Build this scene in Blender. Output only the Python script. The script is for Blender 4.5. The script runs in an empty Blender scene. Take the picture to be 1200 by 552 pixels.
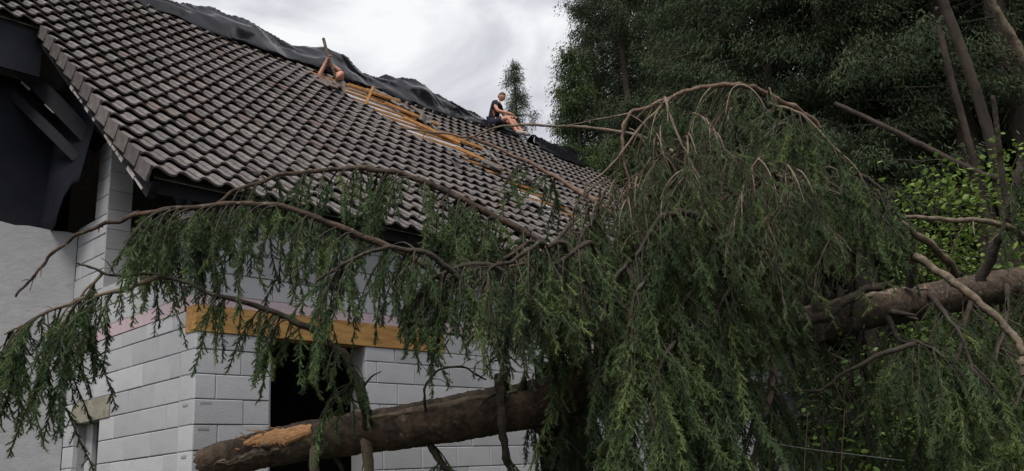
import bpy, math, random
import numpy as np
from mathutils import Vector, Matrix, noise
random.seed(11); RG = np.random.default_rng(11)
scene = bpy.context.scene
COL = scene.collection
# ---------------------------------------------------------------- camera
F_PX, PITCH, ROLL, YAW = 1029.9, 0.2767, -0.0644, 0.8495
EYE = np.array([0.0, 0.0, 1.6])
_F = np.array([0, math.cos(PITCH), math.sin(PITCH)]); _R0 = np.array([1.0, 0, 0]); _U0 = np.cross(_R0, _F)
_R = math.cos(ROLL) * _R0 + math.sin(ROLL) * _U0
_U = -math.sin(ROLL) * _R0 + math.cos(ROLL) * _U0
cam = bpy.data.cameras.new('camera'); cam_o = bpy.data.objects.new('camera', cam); COL.objects.link(cam_o)
cam.sensor_width = 36; cam.lens = 36 * F_PX / 1200; cam.clip_start = 0.05; cam.clip_end = 2000
M3 = Matrix(((_R[0], _U[0], -_F[0]), (_R[1], _U[1], -_F[1]), (_R[2], _U[2], -_F[2])))
cam_o.matrix_world = Matrix.Translation(EYE) @ M3.to_4x4()
scene.camera = cam_o
# ---------------------------------------------------------------- sky, sun, exposure
SUN_EL, SUN_AZ = math.radians(58), math.radians(195)      # azimuth from +Y towards +X
world = bpy.data.worlds.new('World'); scene.world = world; world.use_nodes = True
wt = world.node_tree; wt.nodes.clear()
def wn(t, **k):
    n = wt.nodes.new(t)
    for a, b in k.items(): setattr(n, a, b)
    return n
out = wn('ShaderNodeOutputWorld'); bg = wn('ShaderNodeBackground'); sky = wn('ShaderNodeTexSky', sky_type='NISHITA', sun_disc=False)
sky.sun_elevation = SUN_EL; sky.sun_rotation = SUN_AZ
bg.inputs['Strength'].default_value = 0.1
tc = wn('ShaderNodeTexCoord'); mp = wn('ShaderNodeMapping'); mp.inputs['Scale'].default_value = (1, 1, 2.2); mp.inputs['Location'].default_value = (.35, 0, .12)
nz = wn('ShaderNodeTexNoise'); nz.inputs['Scale'].default_value = 3.6; nz.inputs['Detail'].default_value = 7; nz.inputs['Roughness'].default_value = 0.52; nz.inputs['Distortion'].default_value = 0.5
rp = wn('ShaderNodeValToRGB'); e = rp.color_ramp.elements
e[0].position = 0.43; e[0].color = (2.6, 2.6, 2.85, 1); e[1].position = 0.60; e[1].color = (4.6, 4.6, 4.62, 1)
mx = wn('ShaderNodeMixRGB'); mx.inputs[0].default_value = 0.94
L = wt.links.new
L(tc.outputs['Generated'], mp.inputs[0]); L(mp.outputs[0], nz.inputs['Vector']); L(nz.outputs[0], rp.inputs[0])
L(sky.outputs[0], mx.inputs[1]); L(rp.outputs[0], mx.inputs[2]); L(mx.outputs[0], bg.inputs[0]); L(bg.outputs[0], out.inputs[0])
sun = bpy.data.lights.new('sun', 'SUN'); sun.energy = 1.5; sun.angle = math.radians(25); sun.color = (1, .96, .9)
sun_o = bpy.data.objects.new('sun', sun); COL.objects.link(sun_o)
sd = Vector((math.sin(SUN_AZ) * math.cos(SUN_EL), math.cos(SUN_AZ) * math.cos(SUN_EL), math.sin(SUN_EL)))
sun_o.rotation_euler = sd.to_track_quat('Z', 'Y').to_euler(); sun_o.location = (0, 0, 40)
vs = scene.view_settings; vs.view_transform = 'Standard'; vs.look = 'None'; vs.exposure = 1.12; vs.gamma = 1; vs.use_curve_mapping = False

# ---------------------------------------------------------------- helpers
def at(px, py, Z):
    return EYE + Z * (_F + _R * (px - 600) / F_PX + _U * (276 - py) / F_PX)
def to_px(P):
    d = np.asarray(P, float) - EYE; z = d @ _F
    return 600 + F_PX * (d @ _R) / z, 276 - F_PX * (d @ _U) / z, z
HU = np.array([math.cos(YAW), math.sin(YAW), 0]); HV = np.array([-math.sin(YAW), math.cos(YAW), 0])
Z0 = 1.6 + 0.5165
HC = np.array([-3.2334, 8.714, 0.0])                       # foot of the house's near corner
def H(u, v, z): return HC + u * HU + v * HV + np.array([0, 0, z + Z0])
PT = math.radians(42.47); E_V, E_Z = -0.40, 2.59           # roof pitch and eave line
SV, SZ = math.cos(PT), math.sin(PT)
def roof_at(px, py):                                       # pixel to (u, s) on the roof plane
    d = _F + _R * (px - 600) / F_PX + _U * (276 - py) / F_PX
    n = -SZ * HV + np.array([0, 0, SV]); P = H(0, E_V, E_Z)
    t = ((P - EYE) @ n) / (d @ n); Q = EYE + t * d - P
    return Q @ HU, Q @ (SV * HV + np.array([0, 0, SZ]))
def roof_w(u, s, n=0.0): return H(u, E_V + s * SV - n * SZ, E_Z + s * SZ + n * SV)

def tag(o, label=None, cat=None, group=None, kind=None):
    if label: o['label'] = label
    if cat: o['category'] = cat
    if group: o['group'] = group
    if kind: o['kind'] = kind
    return o
def empty(name, loc=(0, 0, 0), rz=0.0):
    o = bpy.data.objects.new(name, None); o.empty_display_size = .2; COL.objects.link(o); o.location = loc; o.rotation_euler = (0, 0, rz); return o
def link(name, me, parent=None, world=False):
    o = bpy.data.objects.new(name, me); COL.objects.link(o)
    if parent is not None:
        o.parent = parent
        if world: o.matrix_parent_inverse = mworld(parent).inverted()
    return o
def mworld(o):
    m = o.matrix_basis.copy()
    if o.parent is not None: m = mworld(o.parent) @ o.matrix_parent_inverse @ m
    return m
def mesh_np(name, V, Fc, mat, smooth=False, attrs=None):
    """V (n,3); Fc list of arrays (m,k)"""
    V = np.asarray(V, np.float32)
    if not isinstance(Fc, list): Fc = [Fc]
    Fc = [np.asarray(f, np.int32) for f in Fc if len(f)]
    me = bpy.data.meshes.new(name)
    me.vertices.add(len(V)); me.vertices.foreach_set('co', V.ravel())
    nl = sum(f.size for f in Fc); nf = sum(len(f) for f in Fc)
    me.loops.add(nl); me.loops.foreach_set('vertex_index', np.concatenate([f.ravel() for f in Fc]))
    tot = np.concatenate([np.full(len(f), f.shape[1], np.int32) for f in Fc])
    st = np.concatenate([[0], np.cumsum(tot)[:-1]]).astype(np.int32)
    me.polygons.add(nf); me.polygons.foreach_set('loop_start', st)
    me.polygons.foreach_set('use_smooth', np.full(nf, bool(smooth)))
    if attrs:
        for k, a in attrs.items():
            at_ = me.attributes.new(k, 'FLOAT', 'POINT'); at_.data.foreach_set('value', np.asarray(a, np.float32))
    me.update(calc_edges=True)
    if mat: me.materials.append(mat)
    return me
class MB:
    """collects verts and faces into ONE mesh"""
    def __init__(s): s.v = []; s.f = {3: [], 4: []}; s.n = 0; s.a = []
    def add(s, V, F, a=0.0):
        V = np.asarray(V, float); F = np.asarray(F, np.int64)
        s.f.setdefault(F.shape[1], []).append(F + s.n); s.v.append(V); s.n += len(V)
        s.a.append(np.full(len(V), a) if np.isscalar(a) else np.asarray(a))
    def box(s, lo, hi, M=None, bev=0.0, a=0.0):
        lo = np.array(lo, float); hi = np.array(hi, float)
        V = np.array([[x, y, z] for x in (0, 1) for y in (0, 1) for z in (0, 1)], float) * (hi - lo) + lo
        F = [[0, 1, 3, 2], [4, 6, 7, 5], [0, 4, 5, 1], [2, 3, 7, 6], [0, 2, 6, 4], [1, 5, 7, 3]]
        if M is not None: V = V @ np.array(M)[:3, :3].T + np.array(M)[:3, 3]
        s.add(V, F, a)
    def beam(s, p, q, w, h, up=(0, 0, 1), a=0.0):
        p = np.array(p, float); q = np.array(q, float); d = q - p; L = np.linalg.norm(d); d /= L
        x = np.cross(d, up); x /= np.linalg.norm(x) + 1e-9; y = np.cross(x, d)
        M = np.eye(4); M[:3, 0] = x; M[:3, 1] = d; M[:3, 2] = y; M[:3, 3] = p
        s.box((-w / 2, 0, -h / 2), (w / 2, L, h / 2), M, a=a)
    def tube(s, P, R, n=6, cap=True, jit=0.0, a=0.0):
        P = np.asarray(P, float); R = np.asarray(R, float); m = len(P)
        T = np.gradient(P, axis=0); T /= np.linalg.norm(T, axis=1)[:, None] + 1e-9
        ref = np.array([0.31, 0.2, 0.93]); X = np.cross(T, ref); X /= np.linalg.norm(X, axis=1)[:, None] + 1e-9; Y = np.cross(T, X)
        an = np.arange(n) * 2 * math.pi / n
        rr = R[:, None] * (1 + (RG.random((m, n)) - .5) * 2 * jit)
        V = P[:, None] + (X[:, None] * np.cos(an)[None, :, None] + Y[:, None] * np.sin(an)[None, :, None]) * rr[..., None]
        i = np.arange(m - 1)[:, None] * n; j = np.arange(n)[None]; j2 = (j + 1) % n
        Fq = np.stack([i + j, i + j2, i + n + j2, i + n + j], -1).reshape(-1, 4)
        s.add(V.reshape(-1, 3), Fq, a)
        if cap:
            b = s.n - m * n
            for off, ctr in ((0, P[0]), ((m - 1) * n, P[-1])):
                ring = V.reshape(-1, 3)[off:off + n]
                s.add(np.vstack([ring, ctr]), [[k, (k + 1) % n, n] if off else [(k + 1) % n, k, n] for k in range(n)], a)
    def mesh(s, name, mat, smooth=False, attr=None):
        V = np.concatenate(s.v) if s.v else np.zeros((0, 3))
        Fs = [np.concatenate(f) for f in s.f.values() if f]
        return mesh_np(name, V, Fs, mat, smooth, {attr: np.concatenate(s.a)} if attr else None)
    def build(s, name, mat, parent=None, smooth=False, attr=None, world=False):
        return link(name, s.mesh(name, mat, smooth, attr), parent, world)
def spline(P, k=6):
    """Catmull-Rom through points (n,d)"""
    P = np.asarray(P, float); Q = np.vstack([2 * P[0] - P[1], P, 2 * P[-1] - P[-2]]); o = []
    t = np.linspace(0, 1, k, endpoint=False)[:, None]
    for i in range(len(P) - 1):
        a, b, c, d = Q[i:i + 4]
        o.append(.5 * (2 * b + (c - a) * t + (2 * a - 5 * b + 4 * c - d) * t * t + (3 * b - a - 3 * c + d) * t ** 3))
    return np.vstack(o + [P[-1:]])

# ---------------------------------------------------------------- materials
def material(name, base, rough=.8, var=None, scale=6.0, bump=0.0, bscale=40, rnd=0.0, spec=.3, attr=None, stretch=(1, 1, 1), spots=None, hue=None, coords='Object', transl=0.0):
    m = bpy.data.materials.new(name); m.use_nodes = True; t = m.node_tree; N = t.nodes; lk = t.links.new
    b = N['Principled BSDF']; b.inputs['Roughness'].default_value = rough; b.inputs['Specular IOR Level'].default_value = spec
    tcn = N.new('ShaderNodeTexCoord'); mpn = N.new('ShaderNodeMapping'); mpn.inputs['Scale'].default_value = stretch; lk(tcn.outputs[coords], mpn.inputs[0])
    def noi(sc, det=5, ro=.6):
        n = N.new('ShaderNodeTexNoise'); n.inputs['Scale'].default_value = sc; n.inputs['Detail'].default_value = det; n.inputs['Roughness'].default_value = ro
        lk(mpn.outputs[0], n.inputs['Vector']); return n
    def mixc(fac, c1, c2, mode='MIX'):
        x = N.new('ShaderNodeMixRGB'); x.blend_type = mode
        for i, c in ((0, fac), (1, c1), (2, c2)):
            if isinstance(c, (int, float)): x.inputs[i].default_value = c
            elif isinstance(c, tuple): x.inputs[i].default_value = (*c, 1)
            else: lk(c, x.inputs[i])
        return x.outputs[0]
    def ramp(src, a, b_):
        r = N.new('ShaderNodeMapRange'); r.inputs[1].default_value = a; r.inputs[2].default_value = b_; lk(src, r.inputs[0]); return r.outputs[0]
    c = None
    if var: c = mixc(ramp(noi(scale).outputs[0], .35, .65), base, var)
    else:
        rg = N.new('ShaderNodeRGB'); rg.outputs[0].default_value = (*base, 1); c = rg.outputs[0]
    if attr:                                  # attribute blends to other intrinsic colours
        an = N.new('ShaderNodeAttribute'); an.attribute_name = attr['name']
        r = N.new('ShaderNodeValToRGB'); el = r.color_ramp.elements
        st = attr['stops']; el[0].position, el[0].color = st[0][0], (*st[0][1], 1); el[1].position, el[1].color = st[-1][0], (*st[-1][1], 1)
        for p_, c_ in st[1:-1]:
            ne = el.new(p_); ne.color = (*c_, 1)
        lk(an.outputs['Fac'], r.inputs[0]); c = r.outputs[0]
        if var: c = mixc(ramp(noi(scale).outputs[0], .3, .7), mixc(1.0, c, (.75, .75, .75), 'MULTIPLY'), mixc(1.0, c, (1.25, 1.25, 1.15), 'MULTIPLY'))
    if spots:
        c = mixc(ramp(noi(spots[1], 3).outputs[0], spots[2], spots[2] + .08), c, spots[0])
    if rnd:
        oi = N.new('ShaderNodeObjectInfo'); an = N.new('ShaderNodeAttribute'); an.attribute_name = 'rnd'
        ad = N.new('ShaderNodeMath'); ad.operation = 'ADD'; lk(oi.outputs['Random'], ad.inputs[0]); lk(an.outputs['Fac'], ad.inputs[1])
        fr = N.new('ShaderNodeMath'); fr.operation = 'FRACT'; lk(ad.outputs[0], fr.inputs[0])
        r = N.new('ShaderNodeMapRange'); r.inputs[3].default_value = 1 - rnd; r.inputs[4].default_value = 1 + rnd; lk(fr.outputs[0], r.inputs[0])
        hs = N.new('ShaderNodeHueSaturation'); lk(r.outputs[0], hs.inputs['Value']); lk(c, hs.inputs['Color']); c = hs.outputs[0]
        if hue:
            g = N.new('ShaderNodeMath'); g.operation = 'GREATER_THAN'; g.inputs[1].default_value = hue[1]; lk(fr.outputs[0], g.inputs[0])
            c = mixc(g.outputs[0], c, hue[0])
    lk(c, b.inputs['Base Color'])
    if bump:
        bn = N.new('ShaderNodeBump'); bn.inputs['Strength'].default_value = bump; bn.inputs['Distance'].default_value = .02
        lk(noi(bscale, 6).outputs[0], bn.inputs['Height']); lk(bn.outputs[0], b.inputs['Normal'])
    if transl:
        tr = N.new('ShaderNodeBsdfTranslucent'); lk(c, tr.inputs['Color']); ms = N.new('ShaderNodeMixShader'); ms.inputs[0].default_value = transl
        lk(b.outputs[0], ms.inputs[1]); lk(tr.outputs[0], ms.inputs[2]); lk(ms.outputs[0], N['Material Output'].inputs['Surface'])
    return m
M = {}
M['tile'] = material('concrete_tile', (.088, .077, .073), .50, (.158, .140, .134), 16, .6, 70, rnd=.26, spec=.3, spots=((.09, .08, .045), 11, .64), hue=((.115, .083, .07), .95))
M['tile_edge'] = M['tile']
M['block'] = material('aerated_block', (.43, .435, .455), .95, (.36, .362, .38), 2.2, .25, 60, rnd=.13, spots=((.34, .34, .35), 5, .66))
M['plaster'] = material('rough_white_plaster', (.46, .46, .475), .95, (.40, .40, .415), 5, .25, 14, stretch=(1, 1, 1.6))
M['mortar'] = material('joint_mortar', (.27, .27, .275), .95)
M['concrete'] = material('raw_concrete', (.30, .28, .22), .9, (.20, .19, .15), 7, .4, 30)
M['pink'] = material('pink_foam', (.50, .40, .43), .8, (.44, .34, .37), 12)
M['lintel'] = material('orange_timber', (.46, .27, .095), .75, (.30, .155, .05), 2.2, .35, 12, stretch=(1.2, 6, 11), spots=((.22, .13, .055), 3.0, .62))
M['batten'] = material('sawn_batten', (.52, .26, .085), .7, (.33, .16, .055), 12, .2, 40, rnd=.15)
M['oldwood'] = material('dark_timber', (.008, .008, .012), .8, (.014, .014, .019), 6, .2, 30)
M['membrane'] = material('navy_membrane', (.006, .007, .013), .65, (.009, .010, .018), 3, .35, 8)
M['underlay'] = material('grey_underlay', (.42, .43, .46), .6, (.32, .33, .36), 5)
M['dark'] = material('interior_shade', (.05, .05, .05), .95)  # dark base colour stands in for the shade indoors
M['tarp'] = material('black_tarpaulin', (.006, .006, .009), .19, (.010, .010, .014), 5, 0, 9, spec=.5)
M['paleflake'] = material('flaked_white_paint', (.5, .49, .47), .8, (.28, .24, .2), 26)
M['bark'] = material('spruce_bark', (.028, .022, .018), .95, (.095, .064, .044), 13, 1.0, 30, stretch=(1, 1, 1), spots=((.135, .115, .085), 16, .62))
M['bark_dark'] = material('dark_bark', (.030, .024, .019), .95, (.062, .050, .038), 14, .8, 40, spots=((.07, .075, .05), 12, .60))
M['bark_light'] = material('light_bark', (.085, .066, .048), .9, (.21, .165, .12), 18, .5, 40, spots=((.13, .13, .06), 9, .62))
M['bark_red'] = material('red_brown_bark', (.085, .055, .042), .9, (.20, .13, .095), 16, .4, 40)
M['torn'] = material('torn_wood', (.66, .38, .19), .8, (.42, .20, .08), 14, .8, 30, stretch=(1, 6, 6))
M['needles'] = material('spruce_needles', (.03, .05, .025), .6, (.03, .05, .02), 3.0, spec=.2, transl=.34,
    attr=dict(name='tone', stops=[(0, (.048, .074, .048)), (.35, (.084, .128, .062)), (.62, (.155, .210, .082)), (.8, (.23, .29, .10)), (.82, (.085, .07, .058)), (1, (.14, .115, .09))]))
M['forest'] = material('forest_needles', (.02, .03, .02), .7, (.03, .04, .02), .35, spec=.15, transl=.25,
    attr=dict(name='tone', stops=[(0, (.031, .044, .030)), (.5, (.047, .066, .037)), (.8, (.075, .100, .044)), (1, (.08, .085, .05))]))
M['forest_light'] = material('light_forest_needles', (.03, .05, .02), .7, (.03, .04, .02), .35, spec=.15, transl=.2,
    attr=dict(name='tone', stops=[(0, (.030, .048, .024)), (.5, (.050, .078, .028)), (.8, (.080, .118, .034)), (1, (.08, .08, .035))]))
M['leaf'] = material('broad_leaf', (.05, .1, .02), .5, (.06, .09, .02), 4, spec=.4, transl=.3,
    attr=dict(name='tone', stops=[(0, (.050, .095, .022)), (.5, (.10, .175, .034)), (1, (.19, .27, .055))]))
M['ground'] = material('forest_floor', (.045, .036, .022), .98, (.03, .04, .018), 1.6, .8, 7, coords='Generated')
M['skin'] = material('skin', (.52, .27, .19), .6, (.48, .22, .15), 9)
M['shirt_black'] = material('black_cotton', (.016, .016, .02), .9)
M['shorts'] = material('navy_shorts', (.02, .022, .04), .9)
M['shirt_white'] = material('white_cotton', (.55, .54, .53), .9)
M['hair'] = material('brown_hair', (.10, .06, .035), .8)
M['shoe'] = material('grey_shoe', (.25, .24, .24), .8)
M['wire'] = material('galvanised_wire', (.16, .16, .16), .5)
M['straw'] = material('dry_stalk', (.12, .09, .055), .9)

# ---------------------------------------------------------------- ground
def sstep(a, b, x):
    t = np.clip((x - a) / (b - a), 0, 1); return t * t * (3 - 2 * t)
def ground_z(x, y):
    xe = x - 0.22 * np.maximum(y - 8, 0)
    h = 2.6 * sstep(3.2, 8.5, xe) + .42 * np.maximum(xe - 7, 0)
    h = h + .30 * np.maximum(y - 30, 0) * sstep(-14, 2, x)
    near = np.hypot(x, y)
    return np.minimum(h, 34) * sstep(1, 4, near) * sstep(-6, 2, y)
gx = np.concatenate([np.linspace(-600, -40, 12), np.linspace(-36, 50, 87), np.linspace(60, 600, 12)])
gy = np.concatenate([np.linspace(-600, -30, 10), np.linspace(-26, 70, 97), np.linspace(80, 700, 12)])
GX, GY = np.meshgrid(gx, gy); GZ = ground_z(GX, GY) + np.where(np.hypot(GX, GY) < 60, RG.random(GX.shape) * .06, 0)
nx, ny = len(gx), len(gy); ii = (np.arange(ny - 1)[:, None] * nx + np.arange(nx - 1)[None]).ravel()
gm = mesh_np('ground', np.stack([GX, GY, GZ], -1).reshape(-1, 3), np.stack([ii, ii + 1, ii + nx + 1, ii + nx], -1), M['ground'], True)
tag(link('ground', gm), kind='structure')

# ---------------------------------------------------------------- house
house = empty('house', HC, YAW)
tag(house, 'unfinished white block house with dark tiled, storm damaged roof', 'house')
def G(z): return z + Z0                                     # relative course height to local height
WT = .30; BH = .25; BL = .60; LEN = 14.2; DEP = 11.6
ZB = -2.12                                                   # bottom of walls (ground)
# ---- a wall as core + blocks; plane given by axis; blocks lie outside the core
block_meshes = {}
def block_mesh(l, h, d):
    key = (round(l, 3), round(h, 3), round(d, 3))
    if key in block_meshes: return block_meshes[key]
    b = .008; g = .0034
    mb = MB(); x0, x1, z0, z1 = -l / 2 + g, l / 2 - g, -h / 2 + g, h / 2 - g
    # front face (y=0) chamfered, body back to d
    fr = [(x0 + b, 0, z0 + b), (x1 - b, 0, z0 + b), (x1 - b, 0, z1 - b), (x0 + b, 0, z1 - b)]
    md = [(x0, b, z0), (x1, b, z0), (x1, b, z1), (x0, b, z1)]
    bk = [(x0, d, z0), (x1, d, z0), (x1, d, z1), (x0, d, z1)]
    F = [[0, 1, 2, 3]] + [[i, i + 4, (i + 1) % 4 + 4, (i + 1) % 4] for i in range(4)] + [[i + 4, i + 8, (i + 1) % 4 + 8, (i + 1) % 4 + 4] for i in range(4)] + [[11, 10, 9, 8]]
    mb.add(fr + md + bk, F); me = mb.mesh('block', M['block']); block_meshes[key] = me; return me
def rects_minus(a0, a1, holes, z0, z1):
    """split an interval on a course by holes overlapping it"""
    iv = [(a0, a1)]
    for (h0, h1, hz0, hz1) in holes:
        if hz1 <= z0 + .01 or hz0 >= z1 - .01: continue
        nv = []
        for (p, q) in iv:
            if h1 <= p or h0 >= q: nv.append((p, q)); continue
            if h0 - p > .04: nv.append((p, h0))
            if q - h1 > .04: nv.append((h1, q))
        iv = nv
    return iv
def wall(name, label, a_rng, courses, place, rot, holes, D=.06, jit=.0025, keep=lambda a, z: True):
    """courses: list of (z0,z1,kind)"""
    core = MB(); o = None; blocks = []
    for k, (z0, z1) in enumerate(courses):
        for (p, q) in rects_minus(a_rng[0], a_rng[1], holes, z0, z1):
            lo = place(p + .004, D * .9, G(z0)); hi = place(q - .004, WT, G(z1))
            core.box(np.minimum(lo, hi), np.maximum(lo, hi))
            off = (k % 2) * BL / 2 + (k * .137) % .12
            cuts = [p] + [c for c in np.arange(math.floor(p / BL) * BL - off, q, BL) if p + .09 < c < q - .09] + [q]
            for c0, c1 in zip(cuts[:-1], cuts[1:]):
                blocks.append((c0, c1, z0, z1))
    o = core.build(name, M['mortar'], house); o['label'] = label
    for (c0, c1, z0, z1) in blocks:
        if not keep((c0 + c1) / 2, (z0 + z1) / 2): continue
        b = link('block', block_mesh(c1 - c0, z1 - z0, D), o)
        b.location = place((c0 + c1) / 2, random.uniform(-jit, jit) * 1.6, G((z0 + z1) / 2)); b.rotation_euler = (random.uniform(-.002, .002), 0, rot + random.uniform(-.003, .003))
    return o
low = [(-.25 * k - .25, -.25 * k) for k in range(7, -1, -1)] + [(-2.12, -2.0)]
low = [(-2.12, -2.0)] + [(-.25 * (k + 1), -.25 * k) for k in range(7, -1, -1)]
mid = [(.25 * k, .25 * k + .25) for k in range(5)] + [(1.25, 1.42)]
up = [(1.57, 1.81), (1.81, 2.06), (2.06, 2.31), (2.31, 2.50)]
# front wall: u axis, outside at v=0 facing -v.  openings
FRONT_HOLES = [(.86, 2.15, -1.0, 1.175), (0.0, 3.43, 1.175, 1.45), (5.2, 6.6, -1.0, 1.175), (8.6, 10.2, -1.0, 1.175), (11.6, 12.6, -1.0, 1.175)]
fc = low + mid[:4] + [(1.0, 1.175), (1.175, 1.42)] + up
front = wall('front_wall', 'white aerated block wall under the eave', (0, 9.6), fc, lambda a, d, z: np.array([a, d, z]), 0.0, FRONT_HOLES)
mb = MB(); rest = []
for k, (z0, z1) in enumerate(fc):                            # far end: blocks too small to pick apart
    for (p, q) in rects_minus(9.6, LEN, FRONT_HOLES, z0, z1):
        cuts = list(np.arange(p, q, BL)) + [q]
        for c0, c1 in zip(cuts[:-1], cuts[1:]):
            if c1 - c0 > .05: mb.box((c0 + .003, 0, G(z0) + .003), (c1 - .003, WT, G(z1) - .003))
tag(mb.build('far_blocks', M['block'], front), kind='stuff')
# side wall: v axis, outside at u=0 facing -u  (local x=0 plane)
SIDE_HOLES = [(.42, 2.28, 2.06, 9), (2.12, 2.80, -2.0, .50), (1.86, 2.86, .50, .75)]
sc_ = low + mid[:5] + [(1.25, 1.42)] + up + [(2.5, 2.75), (2.75, 3.0), (3.0, 3.25), (3.25, 3.5), (3.5, 3.75), (3.75, 4.0)]
def side_keep(a, z): return (z < 2.5) or (a > 2.2 and z < 3.1) or (2.2 < a < 2.62 and z < 4.1)
sw = []
side_holes2 = SIDE_HOLES + [(0, .42, 2.5, 9), (2.62, 3.2, 3.12, 9)]
side = wall('side_wall', 'white aerated block side wall facing left', (0.302, 3.1), sc_, lambda a, d, z: np.array([d, a, z]), -math.pi / 2, side_holes2, keep=side_keep)
# quoin returns so the corner reads as bonded blocks on the side face
mb = MB()
for k, (z0, z1) in enumerate(low + mid[:5] + [(1.25, 1.42)] + up):
    b = link('block', block_mesh(.296, z1 - z0, .06), side); b.location = (-.001, .150, G((z0 + z1) / 2)); b.rotation_euler = (0, 0, -math.pi / 2)
# thin dark strips on the corner blocks paint in the shade of grip pockets
for (u, v, z, ax) in ((.0, .16, .44, 's'), (.0, .15, -.06, 's'), (.10, 0, .20, 'f'), (.12, 0, .45, 'f')):
    p = MB()
    if ax == 's': p.box((-.006, v - .05, G(z)), (-.0035, v + .05, G(z) + .025))
    else: p.box((u - .05, -.006, G(z)), (u + .07, -.0035, G(z) + .022))
    p.build('slot_shade_strip', M['mortar'], side if ax == 's' else front)
# jamb face of the side opening, as blocks seen end-on
for k, z in enumerate(np.arange(2.06, 3.9, .25)):
    p = MB(); p.box((.008, 2.272, G(z) + .003), (WT - .002, 2.29, G(z + .25) - .003)); p.build('jamb_block', M['block'], side)
# recessed wall on the left (v=3.1, u<0), rough plaster
mb = MB()
nxs = 30
top = [2.89 + .03 * noise.noise((i * .7, 0, 3)) + (.04 if i > 8 else 0) for i in range(nxs + 1)]
us = np.linspace(-4.5, -.003, nxs + 1)
for i in range(nxs):
    mb.add([(us[i], 3.1, G(ZB)), (us[i + 1], 3.1, G(ZB)), (us[i + 1], 3.1, G(top[i + 1])), (us[i], 3.1, G(top[i])),
            (us[i], 3.4, G(ZB)), (us[i + 1], 3.4, G(ZB)), (us[i + 1], 3.4, G(top[i + 1])), (us[i], 3.4, G(top[i]))],
           [[0, 1, 2, 3], [3, 2, 6, 7], [5, 4, 7, 6]])
o = mb.build('recessed_wall', M['plaster'], house); o['label'] = 'rough white plastered wall set back on the left'
# pink foam course round the slab edge, orange lintel timber
mb = MB(); mb.box((-.006, -.006, G(1.452)), (LEN, .25, G(1.568))); o = mb.build('insulation_strip', M['pink'], house); o['label'] = 'pink foam strip along the floor slab'
mb = MB(); mb.box((-.006, .254, G(1.422)), (.25, 3.098, G(1.568))); mb.build('insulation_strip', M['pink'], house)
mb = MB(); mb.box((-.012, -.014, G(1.178)), (3.43, .20, G(1.449))); o = mb.build('lintel_board', M['lintel'], house); o['label'] = 'orange timber lintel over the opening'
mb = MB(); mb.box((-.010, 1.86, G(.502)), (.30, 2.86, G(.748))); o = mb.build('lintel', M['concrete'], house); o['label'] = 'raw concrete lintel over the small side window'
# side opening: dark panel painted as the unlit inside, and its frame
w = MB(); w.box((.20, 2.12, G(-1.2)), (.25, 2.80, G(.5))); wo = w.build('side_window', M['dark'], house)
w = MB(); w.box((.15, 2.62, G(-1.2)), (.21, 2.80, G(.498))); w.build('window_frame', M['plaster'], wo)
# door frame in the front opening
d_ = MB(); d_.box((.862, .05, G(-1.0)), (.90, .16, G(1.17))); d_.build('door_frame', M['plaster'], house)
# slab, back walls, inside
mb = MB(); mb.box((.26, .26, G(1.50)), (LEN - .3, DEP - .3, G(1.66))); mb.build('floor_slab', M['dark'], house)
mb = MB()
mb.box((LEN - .3, .302, G(ZB)), (LEN, DEP, G(2.5))); mb.box((.3, DEP - .3, G(ZB)), (LEN - .31, DEP, G(2.5)))
mb.box((-4.5, 3.9, G(ZB)), (-.01, 4.1, G(5.2))); mb.box((.02, 3.42, G(ZB)), (.3, DEP - .31, G(2.5)))
mb.build('rear_walls', M['block'], house)
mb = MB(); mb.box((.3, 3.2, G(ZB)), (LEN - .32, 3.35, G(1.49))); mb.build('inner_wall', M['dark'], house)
mb = MB(); mb.box((-4.4, 3.45, G(2.5)), (.0, 3.88, G(5.0))); mb.build('loft_shade_panel', M['membrane'], house)  # dark panel fills in the shade of the open loft recess
# ---- roof: underlay sheet is the part; tiles, battens, rafters are its pieces
RIDGE_S = (5.75 - E_V) / SV
def RL(u, s, n=0.0): return np.array([u, E_V + s * SV - n * SZ, G(E_Z + s * SZ + n * SV)])
U_MIN = -.73; U_LEFT = -4.6; S_UP = 13 * .34
mb = MB()
def sheet(u0, u1, s0, s1, n0, n1):
    c = [RL(u, s, n) for n in (n0, n1) for (u, s) in ((u0, s0), (u1, s0), (u1, s1), (u0, s1))]
    mb.add(c, [[0, 3, 2, 1], [4, 5, 6, 7], [0, 1, 5, 4], [1, 2, 6, 5], [2, 3, 7, 6], [3, 0, 4, 7]])
sheet(U_MIN + .10, LEN + .4, .12, RIDGE_S, -.100, -.092); sheet(U_LEFT, U_MIN + .098, S_UP + .1, RIDGE_S, -.100, -.092)
roof = mb.build('roof', M['underlay'], house); roof['label'] = 'dark concrete tiled pitched roof with a torn strip'
mb = MB()                                                     # rear slope
rb = [(U_LEFT, 5.75), (LEN + .4, 5.75), (LEN + .4, DEP + .4), (U_LEFT, DEP + .4)]
zr = E_Z + RIDGE_S * SZ
mb.add([(u, v, G(zr - .05 - (v - 5.75) * SZ / SV)) for u, v in rb] + [(u, v, G(zr - .15 - (v - 5.75) * SZ / SV)) for u, v in rb], [[0, 1, 2, 3], [7, 6, 5, 4], [0, 4, 5, 1], [1, 5, 6, 2], [2, 6, 7, 3], [3, 7, 4, 0]])
mb.build('rear_slope', M['tile'], roof)
mb = MB()                                                     # far gable
mb.add([(LEN - .02, 0, G(2.4)), (LEN - .02, DEP, G(2.4)), (LEN - .02, 5.75, G(zr - .3)), (LEN - .25, 0, G(2.4)), (LEN - .25, DEP, G(2.4)), (LEN - .25, 5.75, G(zr - .3))], [[0, 1, 2], [5, 4, 3]]); mb.build('far_gable', M['block'], house)
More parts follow.
